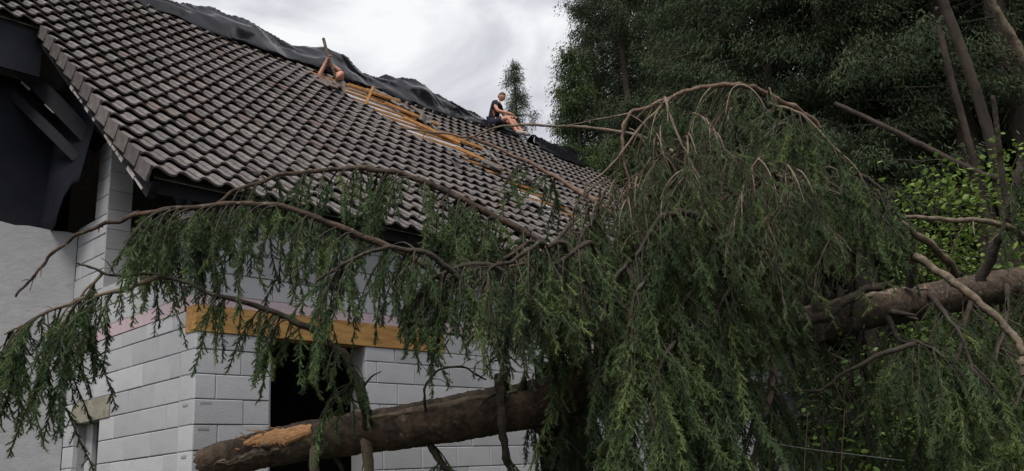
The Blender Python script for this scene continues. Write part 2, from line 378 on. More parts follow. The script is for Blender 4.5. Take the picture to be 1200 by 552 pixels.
for u in list(np.arange(-.62, LEN, .82)):
    b = MB(); b.beam(RL(u, .05, -.20), RL(u, RIDGE_S, -.20), .08, .18, up=RL(0, 0, 1) - RL(0, 0, 0)); b.build('rafter', M['lintel'] if u > 4 else M['oldwood'], roof)
for u in np.arange(U_LEFT + .3, -.9, .82):
    b = MB(); b.beam(RL(u, S_UP + .05, -.20), RL(u, RIDGE_S, -.20), .08, .18, up=RL(0, 0, 1) - RL(0, 0, 0)); b.build('rafter', M['oldwood'], roof)
# torn strip: line in (u, s)
TA = np.array(roof_at(402, 101)); TB = np.array(roof_at(612, 226))
def torn(u, s):
    d = TB - TA; t = ((u - TA[0]) * d[0] + (s - TA[1]) * d[1]) / (d @ d)
    off = ((u - TA[0]) * d[1] - (s - TA[1]) * d[0]) / np.linalg.norm(d)   # >0: right side
    return t, off
def missing(u, s):
    t, off = torn(u, s)
    uc = TA[0] + (TB[0] - TA[0]) * (s - TA[1]) / (TB[1] - TA[1]); du = u - uc; r_ = math.sin(round(s / .34) * 12.9898) * 43758.5; r_ -= math.floor(r_)
    if -.06 < t < .60 and -.45 - .35 * r_ < du < .95 + .5 * r_: return True
    if .60 <= t < .90 and -.1 < du < .35 + .4 * r_: return True
    if .90 <= t < 1.15 and -.5 * r_ - .2 < du < .9: return True
    if u > 10.6 and s < 1.4 + .5 * math.sin(u * 2.1): return True
    return False
TW, GA = .25, .34
# tile profile: x across, height
pw = np.array([-.012, .012, .045, .085, .125, .165, .20, .228, .25]); ph = np.array([.030, .048, .050, .038, .018, .004, .0, .008, .022])
TT = .022; TLn = .40
def tile_verts(verge=0):
    V = []; n = len(pw)
    for y, tip in ((0, .0), (TLn, 0)):
        for z in (0, -TT):
            for i in range(n): V.append((pw[i], y, ph[i] + z))
    F = []
    for i in range(n - 1):
        F += [[i, i + 1, 2 * n + i + 1, 2 * n + i], [n + i + 1, n + i, 3 * n + i, 3 * n + i + 1], [n + i, n + i + 1, i + 1, i], [2 * n + i, 2 * n + i + 1, 3 * n + i + 1, 3 * n + i]]
    F += [[n, 0, 2 * n, 3 * n], [n - 1, 2 * n - 1, 4 * n - 1, 3 * n - 1]]
    V = np.array(V); F = np.array(F)
    return V, F
TV, TF = tile_verts()
tile_me = mesh_np('tile', TV, TF, M['tile'])
for p in tile_me.polygons: p.use_smooth = False
# verge tile: same with a hanging flank on the left
FV = [(-.034, -.004, .048), (-.012, -.004, .048), (-.012, -.004, -.125), (-.042, -.004, -.120), (-.030, .345, .046), (-.012, .345, .046), (-.012, .345, -.110), (-.030, .345, -.105)]
FF = [[0, 3, 2, 1], [4, 5, 6, 7], [0, 4, 7, 3], [0, 1, 5, 4], [1, 2, 6, 5], [3, 7, 6, 2]]
mv = MB(); mv.add(TV, TF); mv.add(FV, FF); verge_me = mv.mesh('verge_tile', M['tile'])
TILT = math.atan2(.060, GA)
tiles = []
ncol = int((LEN + .4 - U_MIN) / TW); nrow = int(RIDGE_S / GA)
for r in range(nrow):
    s = r * GA
    c0 = 0 if r < 13 else int(round((U_LEFT - U_MIN) / TW))
    for c in range(c0, ncol):
        u = U_MIN + c * TW
        if missing(u + .12, s + .17): continue
        tiles.append((r, c, u, s))
def tile_xf(r, c, u, s):
    t, off = torn(u + .12, s + .17); d = abs(off - .1); k = math.exp(-max(0, d - .35) * 2.2) if -.2 < t < 1.3 else 0
    dmg = k * .5
    if u > 4.3 and s < 2.0: dmg = max(dmg, .45 * sstep(4.3, 5.5, u) * (1 - s / 2.4))
    g = RG.normal(0, 1, 6)
    sag = -.04 * math.sin(u * .7 + 1) * math.sin(s * .5) + .018 * noise.noise((u * .6, s * .6, 2))
    M_ = Matrix.Rotation(PT, 3, 'X') @ Matrix.Rotation(-TILT + g[0] * (.006 + .05 * dmg), 3, 'X') @ Matrix.Rotation(g[1] * (.006 + .10 * dmg), 3, 'Z') @ Matrix.Rotation(g[2] * (.006 + .05 * dmg), 3, 'Y')
    p = RL(u + g[3] * (.002 + .02 * dmg), s + g[4] * (.004 + .05 * dmg), .018 + sag + abs(g[5]) * .02 * dmg)
    return M_, p
order = []
for tdat in tiles:
    P = roof_w(tdat[2] + .12, tdat[3] + .17); x, y, z = to_px(P)
    vis = -15 < x < 1215 and -15 < y < 567 and not (y > 205 and x > 330)
    order.append(((0 if vis else 1), z))
idx = sorted(range(len(tiles)), key=lambda i: order[i]); single = set(idx[:272])
stuff = MB()
for i, td in enumerate(tiles):
    R_, p = tile_xf(*td); r, c, u, s = td
    verge = (c == 0 and r < 13)
    if i in single:
        o = link('verge_tile' if verge else 'tile', verge_me if verge else tile_me, roof); o.matrix_basis = Matrix.Translation(p) @ R_.to_4x4()
    else:
        V = TV @ np.array(R_).T + p; stuff.add(V, TF, random.random())
tag(stuff.build('tile_field', M['tile'], roof, attr='rnd'), kind='stuff')
# battens across the torn strip and the bare far eave
for k in range(0, 26):
    s = k * GA + .30
    if s > RIDGE_S - .3: break
    t = (s - TA[1]) / (TB[1] - TA[1])
    if -.10 < t < 1.2:
        uc = TA[0] + (TB[0] - TA[0]) * t; j = RG.normal(0, 1, 4)
        b = MB(); b.beam(RL(uc - .60 + .1 * j[0], s + .02 * j[1], -.018), RL(uc + 1.15 + .15 * j[2], s + .03 * j[3], -.014), .045, .03, up=(0, 0, 1)); b.build('batten', M['batten'], roof)
for k, (u_, s_, du, ds, nh) in enumerate(((.1, .0, 1.3, -.05, .07), (.5, -.5, 1.1, -.5, .06), (.2, -1.2, 1.0, -.7, .05), (.7, -1.6, .9, -.35, .09), (.3, -2.3, .8, -.6, .05))):
    uc = TA[0] + (TB[0] - TA[0]) * s_ / (TB[1] - TA[1])
    b = MB(); b.beam(RL(uc + u_, TA[1] + s_, nh), RL(uc + u_ + du, TA[1] + s_ + ds, nh + .03), .06, .05); b.build('batten', M['batten'], roof)
for k in range(26):                                           # slipped and broken tiles lying on the roof
    t = random.uniform(0, 1.25); uc = TA + (TB - TA) * t; q = (uc[0] + random.choice((-1, 1, 1)) * random.uniform(.5, 1.5), uc[1] - random.uniform(-.2, .9))
    o = link('tile', tile_me, roof); o.matrix_basis = Matrix.Translation(RL(q[0], q[1], .085)) @ (Matrix.Rotation(PT, 3, 'X') @ Matrix.Rotation(random.gauss(0, .5), 3, 'Z') @ Matrix.Rotation(random.gauss(-.1, .12), 3, 'X') @ Matrix.Rotation(random.gauss(0, .12), 3, 'Y')).to_4x4()
for s in np.arange(.3, 2.0, GA):
    b = MB(); b.beam(RL(10.5, s, -.05), RL(LEN + .3, s + .05, -.04), .05, .035); b.build('batten', M['batten'], roof)
# verge board with flaking pale paint, under the verge tiles
mb = MB(); mb.beam(RL(U_MIN + .05, -.02, -.185), RL(U_MIN + .05, S_UP + .1, -.185), .035, .15, up=RL(0, 0, 1) - RL(0, 0, 0)); vb = mb.build('verge_board', M['oldwood'], house)
for s in np.arange(-.02, S_UP - 1.6, .13):
    if random.random() < .75:
        w_ = random.uniform(.015, .045); mb = MB(); mb.beam(RL(U_MIN + .026, s, -.235), RL(U_MIN + .026, s + random.uniform(.08, .15), -.235), .012, w_, up=RL(0, 0, 1) - RL(0, 0, 0)); mb.build('paint_flake', M['paleflake'], vb)
# eave board
mb = MB(); mb.beam(RL(U_MIN + .1, .10, -.17), RL(10.5, .10, -.17), .03, .14, up=(0, 0, 1)); mb.build('eave_board', M['oldwood'], roof)
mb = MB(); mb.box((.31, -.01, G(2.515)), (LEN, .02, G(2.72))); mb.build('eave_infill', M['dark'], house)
mb = MB(); mb.box((.0, .35, G(2.5)), (.10, .46, G(3.2))); mb.build('corner_post', M['plaster'], house)
# upper eave on the left: dark fascia, soffit and hanging membrane
mb = MB(); p = RL(0, S_UP + .04, -.12)
mb.box((U_LEFT, p[1] + .02, p[2] - .62), (U_MIN + .06, p[1] + .06, p[2])); o = mb.build('fascia', M['membrane'], roof); o['label'] = 'dark navy fascia below the raised eave'
for (q0, q1, hh) in (((-30, 22, 11.9), (116, 172, 11.2), .20), ((-30, 66, 11.7), (92, 186, 11.1), .12)):
    mb = MB(); mb.beam(at(*q0), at(*q1), .10, hh); mb.build('brace_beam', M['oldwood'], roof, world=True)
for (q0, q1) in (((14, 62, 11.55), (22, 70.5, 11.5)), ((25, 96, 11.5), (35, 105, 11.45)), ((53, 122, 11.4), (64, 132, 11.35))):
    mb = MB(); mb.beam(at(*q0), at(*q1), .012, .03); mb.build('paint_flake', M['paleflake'], roof, world=True)
# --- hanging membrane under the verge, closing the loft side
nu, nv_ = 26, 14; V = []
for i in range(nu + 1):
    v = -.05 + 3.9 * i / nu
    zt = E_Z + (v - E_V) * SZ / SV - .22
    lowz = 2.55 + max(0, 1.1 - .0 * v) * 0
    zb = max(2.62 + .75 * sstep(1.0, 2.2, v) - .45 * sstep(2.45, 3.0, v) + .12 * noise.noise((v * 2.3, 1, 0)), 2.6)
    if v < 2.3: zb = zt - .35
    for j in range(nv_ + 1):
        f = j / nv_; z = zt + (min(zb, zt - .05) - zt) * f
        V.append((-.12 - .10 * f + .10 * noise.noise((v * 1.7, z * 1.3, 5)) - (.12 * f if v > 2.3 else 0), v, G(z)))
fi = (np.arange(nu)[:, None] * (nv_ + 1) + np.arange(nv_)[None]).ravel()
ob = link('hanging_membrane', mesh_np('hanging_membrane', V, np.stack([fi, fi + 1, fi + nv_ + 2, fi + nv_ + 1], -1), M['membrane'], True), roof)
sm = ob.modifiers.new('t', 'SOLIDIFY'); sm.thickness = .01

# ---------------------------------------------------------------- tarpaulin over the ridge
def tarp(name, ctrl, label, wid=(.5, .6), seed=0.0, nu=70):
    """ctrl: (u, lift above the ridge, how far down the near slope)"""
    c = np.array(ctrl, float); uu = np.linspace(c[0, 0], c[-1, 0], nu); lift = np.interp(uu, c[:, 0], c[:, 1]); down = np.interp(uu, c[:, 0], c[:, 2])
    nw = 30; V = []
    for i, u in enumerate(uu):
        for j in range(nw + 1):
            f = j / nw
            g = noise.noise((u * 1.3 + seed, f * 3.1, seed)); g2 = 1.6 * (.5 - abs(noise.noise((u * 1.5 + f * 2.0 + seed, f * 3.0 - u * .7, seed + 4)))) + .22 * (.5 - abs(noise.noise((u * 6.0 - f * 5, f * 9.0, seed)))) - .6; fold = 1.3 * (1 - abs(noise.noise((u * 1.9 + f * 3.5 + seed, f * 1.6, 9))) * 1.6)
            if f < .68:                                       # near slope up to the ridge
                q = f / .68; s = RIDGE_S - down[i] * (1 - q); st_ = 1 - (1 - min(1, q * 1.9)) ** 2.2
                P = RL(u + .12 * g, s + .05 * g2 - .16 * (1 - q) * g, .06 + .10 * fold * q + .06 * g2); P[2] += (.10 + lift[i]) * st_ + .10 * g * st_
            else:                                             # far slope
                k = (f - .68) / .32
                P = RL(u + .12 * g, RIDGE_S, .06 + .10 * fold + .06 * g2); P[1] += k * 1.1; P[2] += (.10 + lift[i] + .10 * g) * (1 - .4 * k) - k * 1.1 * SZ / SV
            V.append(P)
    fi = (np.arange(nu - 1)[:, None] * (nw + 1) + np.arange(nw)[None]).ravel()
    me = mesh_np(name, V, np.stack([fi, fi + nw + 1, fi + nw + 2, fi + 1], -1), M['tarp'], True)
    o = link(name, me); o.location = HC; o.rotation_euler = (0, 0, YAW)
    sm = o.modifiers.new('t', 'SOLIDIFY'); sm.thickness = .006
    tag(o, label, 'tarpaulin', 'black tarpaulins over the ridge'); return o
tarp('tarpaulin', [(1.4, -.06, .35), (2.2, .0, .6), (3.2, .17, .85), (4.0, .12, .75), (4.9, -.04, .5), (5.6, .14, .65), (6.2, .12, .7), (6.7, -.04, .5), (7.3, .06, .6), (8.1, .26, .85), (8.5, .16, .8), (9.3, .02, .6), (10.6, -.04, .45), (11.6, -.06, .3)], 'long crumpled black tarpaulin draped along the roof ridge', seed=1.7, nu=300)
tarp('tarpaulin', [(12.3, -.05, .4), (12.9, .0, 1.0), (13.8, .0, .9), (14.4, -.05, .4)], 'short black tarpaulin beside the seated person at the far ridge', seed=8.3, nu=80)

# ---------------------------------------------------------------- people
def skin_body(name, verts, edges, radii, mat, parent, root=0, sub=2):
    me = bpy.data.meshes.new(name); me.from_pydata([tuple(v) for v in verts], edges, []); me.materials.append(mat)
    o = link(name, me, parent)
    o.modifiers.new('skin', 'SKIN'); sv = me.skin_vertices[0].data
    for i, r in enumerate(radii): sv[i].radius = (r, r) if np.isscalar(r) else r
    sv[root].use_root = True
    o.modifiers['skin'].use_smooth_shade = True
    sb = o.modifiers.new('sub', 'SUBSURF'); sb.levels = sub; sb.render_levels = sub
    return o
def head_mesh(mb, c, fwd, up, r=.105):
    fwd = np.array(fwd, float); fwd /= np.linalg.norm(fwd); up = np.array(up, float); up = up - fwd * (up @ fwd); up /= np.linalg.norm(up); sx = np.cross(fwd, up)
    n, m = 18, 14; V = []; F = []
    for i in range(m + 1):
        ph_ = math.pi * i / m
        for j in range(n):
            a = 2 * math.pi * j / n
            x = math.sin(ph_) * math.cos(a); y = math.sin(ph_) * math.sin(a); z = math.cos(ph_)   # y forward
            k = 1.0
            lx, ly, lz = x * .74, y * .92, z * 1.13
            if z < 0: lx *= 1 - .28 * (-z) ** 1.5; ly = ly * (1 - .12 * -z) + .10 * (-z) * (1 if y > 0 else 0)
            if y > .75 and abs(x) < .35:                       # nose, brow, lips, chin
                ly += .20 * math.exp(-((z + .12) / .16) ** 2 - (x / .16) ** 2) + .05 * math.exp(-((z - .22) / .1) ** 2) + .05 * math.exp(-((z + .52) / .08) ** 2)
            if y > .4 and .12 < abs(x) < .55: ly -= .07 * math.exp(-((z - .05) / .12) ** 2 - ((abs(x) - .32) / .14) ** 2)
            if abs(x) > .88 and abs(z + .02) < .3: lx += .13 * math.copysign(1, x) * math.exp(-((z + .02) / .2) ** 2) ; ly -= .05
            V.append(c + r * (lx * sx + ly * fwd + lz * up))
    for i in range(m):
        for j in range(n): F.append([i * n + j, (i + 1) * n + j, (i + 1) * n + (j + 1) % n, i * n + (j + 1) % n])
    mb.add(V, F)
def hair_mesh(c, fwd, up, r=.108):
    fwd = np.array(fwd, float); fwd /= np.linalg.norm(fwd); up = np.array(up, float); up = up - fwd * (up @ fwd); up /= np.linalg.norm(up); sx = np.cross(fwd, up)
    mb = MB(); n, m = 20, 9; V = []; F = []
    for i in range(m + 1):
        for j in range(n):
            a = 2 * math.pi * j / n; y = math.sin(a); lim = 1.05 + .75 * max(0, -y) + .25 * abs(math.cos(a)) - .1 * max(0, y)
            ph_ = lim * i / m; k = 1.05 + .03 * noise.noise((j * 1.3, i * 1.7, 1))
            V.append(c + r * k * (math.sin(ph_) * math.cos(a) * .78 * sx + math.sin(ph_) * y * .95 * fwd + math.cos(ph_) * 1.13 * up))
    for i in range(m):
        for j in range(n): F.append([i * n + j, (i + 1) * n + j, (i + 1) * n + (j + 1) % n, i * n + (j + 1) % n])
    mb.add(V, F); return mb
def add_hand(verts, edges, radii, wi, d, palm_n, curl=.6, s=1.0):
    """fingers grown from the wrist vertex wi, along d; palm_n = direction the fingers curl to"""
    d = np.array(d, float); d /= np.linalg.norm(d); pn = np.array(palm_n, float); pn = pn - d * (pn @ d); pn /= np.linalg.norm(pn); sd_ = np.cross(d, pn)
    w = np.array(verts[wi], float); pc = w + d * .05 * s; verts.append(pc); radii.append((.030 * s, .022 * s)); edges.append((wi, len(verts) - 1)); pi_ = len(verts) - 1
    for k, (off, ln) in enumerate(((-.030, .070), (-.010, .080), (.011, .075), (.031, .058))):
        b = w + d * .092 * s + sd_ * off * s; verts.append(b); radii.append(.011 * s); edges.append((pi_, len(verts) - 1)); p = len(verts) - 1; dd = d.copy()
        for q in range(3):
            a = curl * (.5 + .35 * q); dd = d * math.cos(a * (q + 1) * .75) + pn * math.sin(a * (q + 1) * .75)
            b = b + dd * ln * s * (.45, .32, .23)[q]; verts.append(b); radii.append((.0095 - .001 * q) * s); edges.append((p, len(verts) - 1)); p = len(verts) - 1
    b = w + d * .03 * s - sd_ * .032 * s + pn * .01; verts.append(b); radii.append(.013 * s); edges.append((pi_, len(verts) - 1)); p = len(verts) - 1
    for q in range(2):
        b = b + (d * .6 - sd_ * .5 + pn * (.4 + .5 * q)) * .03 * s; verts.append(b); radii.append((.011 - .0015 * q) * s); edges.append((p, len(verts) - 1)); p = len(verts) - 1
def person(name, loc, J, label, head_dir, shirt, shorts, shirt_keys, short_keys, hands, shoes=True, shirt_mat=None):
    """J: joints in metres relative to the pelvis, world axes"""
    root = empty(name, loc); tag(root, label, 'person')
    J = {k: np.array(v, float) for k, v in J.items()}
    RAD = dict(pelvis=(.15, .12), waist=(.14, .105), chest=(.165, .12), neck0=(.075, .075), neck1=.055, sl=.065, sr=.065, el=.046, er=.046, wl=.030, wr=.030, hl=.095, hr=.095, kl=.062, kr=.062, al=.042, ar=.042, tl=.036, tr=.036)
    ED = [('pelvis', 'waist'), ('waist', 'chest'), ('chest', 'neck0'), ('neck0', 'neck1'), ('chest', 'sl'), ('chest', 'sr'), ('sl', 'el'), ('el', 'wl'), ('sr', 'er'), ('er', 'wr'), ('pelvis', 'hl'), ('pelvis', 'hr'), ('hl', 'kl'), ('hr', 'kr'), ('kl', 'al'), ('kr', 'ar'), ('al', 'tl'), ('ar', 'tr')]
    keys = list(J); ix = {k: i for i, k in enumerate(keys)}
    V = [J[k] for k in keys]; Rr = [RAD[k] for k in keys]; E_ = [(ix[a], ix[b]) for a, b in ED if a in ix and b in ix]
    for (a, b) in (('sl', 'el'), ('sr', 'er'), ('el', 'wl'), ('er', 'wr'), ('kl', 'al'), ('kr', 'ar'), ('hl', 'kl'), ('hr', 'kr')):   # swelling of arm, calf and thigh
        if a in ix and b in ix:
            f = .3 if a[0] in 'ek' else .5; V.append(J[a] * (1 - f) + J[b] * f); Rr.append({'s': .052, 'e': .043, 'k': .058, 'h': .080}[a[0]])
            E_.remove((ix[a], ix[b])); E_ += [(ix[a], len(V) - 1), (len(V) - 1, ix[b])]
    for (wk, ek, pn, cu) in hands: add_hand(V, E_, Rr, ix[wk], J[wk] - J[ek], pn, cu)
    body = skin_body('body', V, E_, Rr, M['skin'], root, root=ix['pelvis'])
    hb = MB(); upv = J['neck1'] - J['neck0']; hc = J['neck1'] + upv / np.linalg.norm(upv) * .115 + np.array(head_dir) * .02
    head_mesh(hb, hc, head_dir, upv); hb.build('head', M['skin'], root, True)
    hair_mesh(hc, head_dir, upv).build('hair', M['hair'], root, True)
    def garment(nm, ks, mat, grow, cut):
        vv = []; rr = []; ee = []
        loc_ = {}
        for k in ks: loc_[k] = len(vv); vv.append(J[k]); r = RAD[k]; rr.append(tuple(x + grow for x in r) if not np.isscalar(r) else r + grow)
        for a, b in ED:
            if a in loc_ and b in loc_: ee.append((loc_[a], loc_[b]))
        for (a, b, f, r) in cut:
            if a not in loc_: continue
            vv.append(J[a] * (1 - f) + J[b] * f); rr.append(r); ee.append((loc_[a], len(vv) - 1))
        skin_body(nm, vv, ee, rr, mat, root, root=0)
    garment('shirt', shirt_keys, M[shirt], .022, [('sl', 'el', .55, .075), ('sr', 'er', .55, .075)])
    if short_keys: garment('shorts', short_keys, M[shorts], .022, [('hl', 'kl', .72, .095), ('hr', 'kr', .72, .095)])
    if shoes:
        for a, t in (('al', 'tl'), ('ar', 'tr')):
            s_ = MB(); P_ = spline([J[a] + (0, 0, -.02), J[a] * .5 + J[t] * .5 + (0, 0, -.03), J[t] + (J[t] - J[a]) * .25 + (0, 0, -.015)], 4); s_.tube(P_, np.interp(np.linspace(0, 1, len(P_)), [0, .5, .9, 1], [.052, .055, .05, .028]), 10); s_.build('shoe', M['shoe'], root, True)
    return root
# axes in world: facing direction for the seated man is image right = along +x mostly
u2, s2 = roof_at(577, 152); seat = roof_w(u2, s2, .02)
fx = np.array([.93, -.36, 0]); sx_ = np.array([.36, .93, 0]); zz = np.array([0, 0, 1.0])
def L3(f, s_, z): return f * fx + s_ * sx_ + z * zz
J2 = dict(pelvis=L3(0, 0, .15), waist=L3(.03, 0, .33), chest=L3(.12, 0, .54), neck0=L3(.19, 0, .66), neck1=L3(.225, 0, .72),
          sl=L3(.15, .19, .60), sr=L3(.15, -.19, .60), el=L3(.27, .25, .36), er=L3(.27, -.25, .34), wl=L3(.50, .16, .28), wr=L3(.52, -.14, .26),
          hl=L3(.06, .10, .13), hr=L3(.06, -.10, .13), kl=L3(.52, .14, .17), kr=L3(.50, -.15, .14), al=L3(.74, .12, -.20), ar=L3(.70, -.16, -.26), tl=L3(.90, .13, -.27), tr=L3(.86, -.18, -.34))
person('person', seat, J2, 'person in a black shirt and dark shorts sitting on the far roof ridge', L3(.95, 0, -.32), 'shirt_black', 'shorts', ['waist', 'pelvis', 'chest', 'neck0', 'sl', 'sr'], ['pelvis', 'hl', 'hr'],
       [('wl', 'el', (0, 0, -1), .7), ('wr', 'er', (0, 0, -1), .7)])
# man standing in the torn strip, arms raised on a pole
u1, s1 = roof_at(404, 112); foot = roof_w(u1, s1, -.42)
f1 = np.array([.35, -.94, 0]); r1 = np.array([.94, .35, 0])
def L4(r, f, z): return r * r1 + f * f1 + z * zz
PA, PB = at(379.5, 53, 0), None
J1 = dict(pelvis=L4(.02, 0, -.05), waist=L4(.0, .03, .16), chest=L4(-.07, .10, .42), neck0=L4(-.04, .16, .56), neck1=L4(-.01, .20, .61),
          sl=L4(-.25, .12, .50), sr=L4(.10, .10, .50), el=L4(-.33, .22, .72), er=L4(.07, .24, .80), wl=L4(-.21, .30, .98), wr=L4(-.11, .27, .92),
          hl=L4(-.09, 0, -.10), hr=L4(.11, 0, -.10), kl=L4(-.10, .05, -.52), kr=L4(.12, .05, -.52), al=L4(-.10, 0, -.92), ar=L4(.12, 0, -.92), tl=L4(-.10, .14, -.97), tr=L4(.12, .14, -.97))
person('person', foot, J1, 'person in a pale shirt reaching up with both arms through the torn roof', L4(.25, .85, .45), 'shirt_white', 'shorts', ['waist', 'pelvis', 'chest', 'neck0', 'sl', 'sr'], ['pelvis', 'hl', 'hr'],
       [('wl', 'el', L4(.8, .3, 0), 1.2), ('wr', 'er', L4(-.8, .4, 0), 1.2)])
pg = foot + L4(-.165, .325, 1.0); ptop = foot + L4(-.28, .36, 1.42); pdn = foot + L4(.22, .14, .10)
mb = MB(); mb.tube(spline([pdn, pg, ptop], 4), np.full(9, .030), 7, jit=.06); tag(mb.build('wooden_pole', M['bark_light']), 'pale wooden pole held upright by the person in the pale shirt', 'pole')
ub, sb_ = roof_at(428, 124); pa = roof_w(ub, sb_, -.05); pb = pa + np.array([.20, -.06, .42])
mb = MB(); mb.beam(pa, pb, .04, .05, up=(1, 0, 0)); tag(mb.build('broken_batten', M['batten']), 'broken batten sticking up beside the torn strip', 'batten')

# ---------------------------------------------------------------- spruce foliage
def needles_on(segs, spacing, ln, wd, rng, core=.0085):
    """segs: (a, b, tone) arrays -> triangles"""
    V = []; T = []
    for a, b, tone in segs:
        d = b - a; Ls = np.linalg.norm(d); n = max(3, int(Ls / spacing)); d = d / Ls
        t = rng.random(n); an = rng.random(n) * 2 * math.pi
        x = np.cross(d, (.3, .5, .81)); x /= np.linalg.norm(x); y = np.cross(d, x)
        rad = x * np.cos(an)[:, None] + y * np.sin(an)[:, None]
        dr = d * .62 + rad * .78; l = ln * (.75 + .5 * rng.random(n))[:, None]
        p = a + d * (t * Ls)[:, None]; q = p + dr * l
        side_ = np.cross(dr, rad + rng.normal(0, .5, (n, 3))); side_ /= np.linalg.norm(side_, axis=1)[:, None] + 1e-9
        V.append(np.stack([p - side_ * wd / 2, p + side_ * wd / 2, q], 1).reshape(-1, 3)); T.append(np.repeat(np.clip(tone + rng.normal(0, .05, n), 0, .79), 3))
        # crossed tapering core, the dense part of the brush
        for c_ in (x, y):
            w0, w1 = core * .5, core * .42; m0, m1 = a - c_ * w0, a + c_ * w0; e_ = b + d * .006
            V.append(np.array([m0, m1, b + c_ * w1, m0, b + c_ * w1, b - c_ * w1, b - c_ * w1, b + c_ * w1, e_])); T.append(np.full(9, np.clip(tone - .06, 0, .79)))
    return np.concatenate(V), np.concatenate(T)
def twig_strip(a, b, w):
    d = b - a; x = np.cross(d, (.2, .9, .1)); x = x / np.linalg.norm(x) * w; y = np.cross(d, x); y = y / np.linalg.norm(y) * w
    if w < .003: return np.array([a + x, a - x, b])
    return np.array([a + x, a - .5 * x + .87 * y, b, a - .5 * x + .87 * y, a - .5 * x - .87 * y, b, a - .5 * x - .87 * y, a + x, b])
def tassel(Ln, ntw, tw, seed, bare=0.0):
    """a hanging spruce branchlet along -z"""
    r = np.random.default_rng(seed); segs = []; wood = []
    k = 6; pts = [np.zeros(3)]; d = np.array([r.normal(0, .25), r.normal(0, .25), -1.0])
    for i in range(k):
        d = d + np.array([r.normal(0, .12), r.normal(0, .12), -.25]); d /= np.linalg.norm(d); pts.append(pts[-1] + d * Ln / k)
    pts = np.array(pts)
    def pos(t): i = min(int(t * k), k - 1); f = t * k - i; return pts[i] * (1 - f) + pts[i + 1] * f
    for i in range(k):
        wood.append((pts[i], pts[i + 1], .0035 - .0004 * i))
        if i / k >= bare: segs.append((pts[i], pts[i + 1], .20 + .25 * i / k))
    fl = r.random() * 6.283
    for j in range(ntw):
        t = .06 + .92 * (j + r.random() * .6) / ntw; a = r.random() * 6.283; p = pos(t); l = tw * (.45 + .75 * r.random()) * (1.15 - .6 * t)
        o_ = np.array([math.cos(a), math.sin(a), 0]); ca = r.uniform(.40, .95); d = o_ * ca + np.array([r.normal(0, .15), r.normal(0, .15), -math.sqrt(max(0, 1 - ca * ca)) - .05]); m_ = p + d * l * .55; e_ = m_ + (o_ * .55 + np.array([0, 0, -.83])) * l * .5
        wood += [(p, m_, .0024), (m_, e_, .0016)]
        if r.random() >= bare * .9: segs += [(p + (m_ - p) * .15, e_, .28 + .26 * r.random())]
    V, T = needles_on(segs, .0036, .026, .0030, r) if segs else (np.zeros((0, 3)), np.zeros(0))
    W = np.concatenate([twig_strip(*w) for w in wood])
    return np.vstack([V, W]), np.concatenate([T, np.full(len(W), .9)])
TAS = {'s': [tassel(.20, 12, .046, i) for i in range(8)], 'm': [tassel(.35, 23, .056, 20 + i) for i in range(10)], 'l': [tassel(.54, 34, .064, 40 + i) for i in range(8)], 'b': [tassel(.42, 12, .12, 60 + i, .75) for i in range(5)]}
TRI_COUNT = 0
class Foliage:
    def __init__(s): s.V = []; s.T = []
    def put(s, p, size, scale, tone=0.0, lean=None):
        V, T = TAS[size][random.randrange(len(TAS[size]))]
        a = random.random() * 6.283; c, sn = math.cos(a), math.sin(a)
        R_ = np.array([[c, -sn, 0], [sn, c, 0], [0, 0, 1]])
        if lean is not None:
            z = -np.array(lean, float); z /= np.linalg.norm(z); x = np.cross((.2, 1, .1), z); x /= np.linalg.norm(x); R_ = np.stack([x, np.cross(z, x), z], 1) @ R_
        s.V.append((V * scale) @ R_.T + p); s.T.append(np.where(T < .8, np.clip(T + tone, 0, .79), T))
    def build(s, name, parent, world=True):
        global TRI_COUNT
        if not s.V: return None
        V = np.concatenate(s.V); n = len(V) // 3; TRI_COUNT += n
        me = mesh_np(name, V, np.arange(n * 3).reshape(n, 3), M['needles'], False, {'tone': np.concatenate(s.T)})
        o = link(name, me, parent, world); o['kind'] = 'stuff'; return o
def branch(parent, pts, r0, r1, mat, name='branch', sides=9, jit=.10, k=8, wig=.006):
    P = spline(pts, k); n = len(P); sd0 = random.random() * 90
    for i in range(1, n - 1):
        a = i * .28; P[i] += np.array([noise.noise((a, sd0, 0)), noise.noise((a, sd0, 7)), noise.noise((a, sd0, 13))]) * min(.020, r0 * .55 + .003)
    P[1:-1] += RG.normal(0, min(wig, .07 * r1 + .0003), (n - 2, 3))
    rr = np.interp(np.linspace(0, 1, n), [0, .5, 1], [r0, (r0 * .42 + r1 * .58), r1]) * np.array([1 + .20 * noise.noise((i * .5, sd0, 3)) + (.22 if random.random() < .07 else 0) for i in range(n)])
    mb = MB(); mb.tube(P, rr, sides, jit=jit)
    ob = mb.build(name, M[mat], parent, True, world=True)
    tot = np.linalg.norm(np.diff(P, axis=0), axis=1).sum()
    for q in range(int(tot * 4)):                            # snapped side twigs
        i = random.randrange(1, n - 1); T_ = P[i + 1] - P[i]; T_ /= np.linalg.norm(T_); d = np.cross(T_, RG.normal(0, 1, 3)); d /= np.linalg.norm(d); d = d * .9 + T_ * .5; l = random.choice((.03, .06, .12, .25)) * random.uniform(.6, 1.3)
        st_ = MB(); st_.tube(spline([P[i], P[i] + d * l * .5, P[i] + d * l + np.array([0, 0, -l * .25])], 3), np.linspace(min(rr[i] * .45, .010), min(rr[i] * .2, .0035), 7), 5); st_.build('stub', M[mat], ob, True, world=True)
    return ob, P
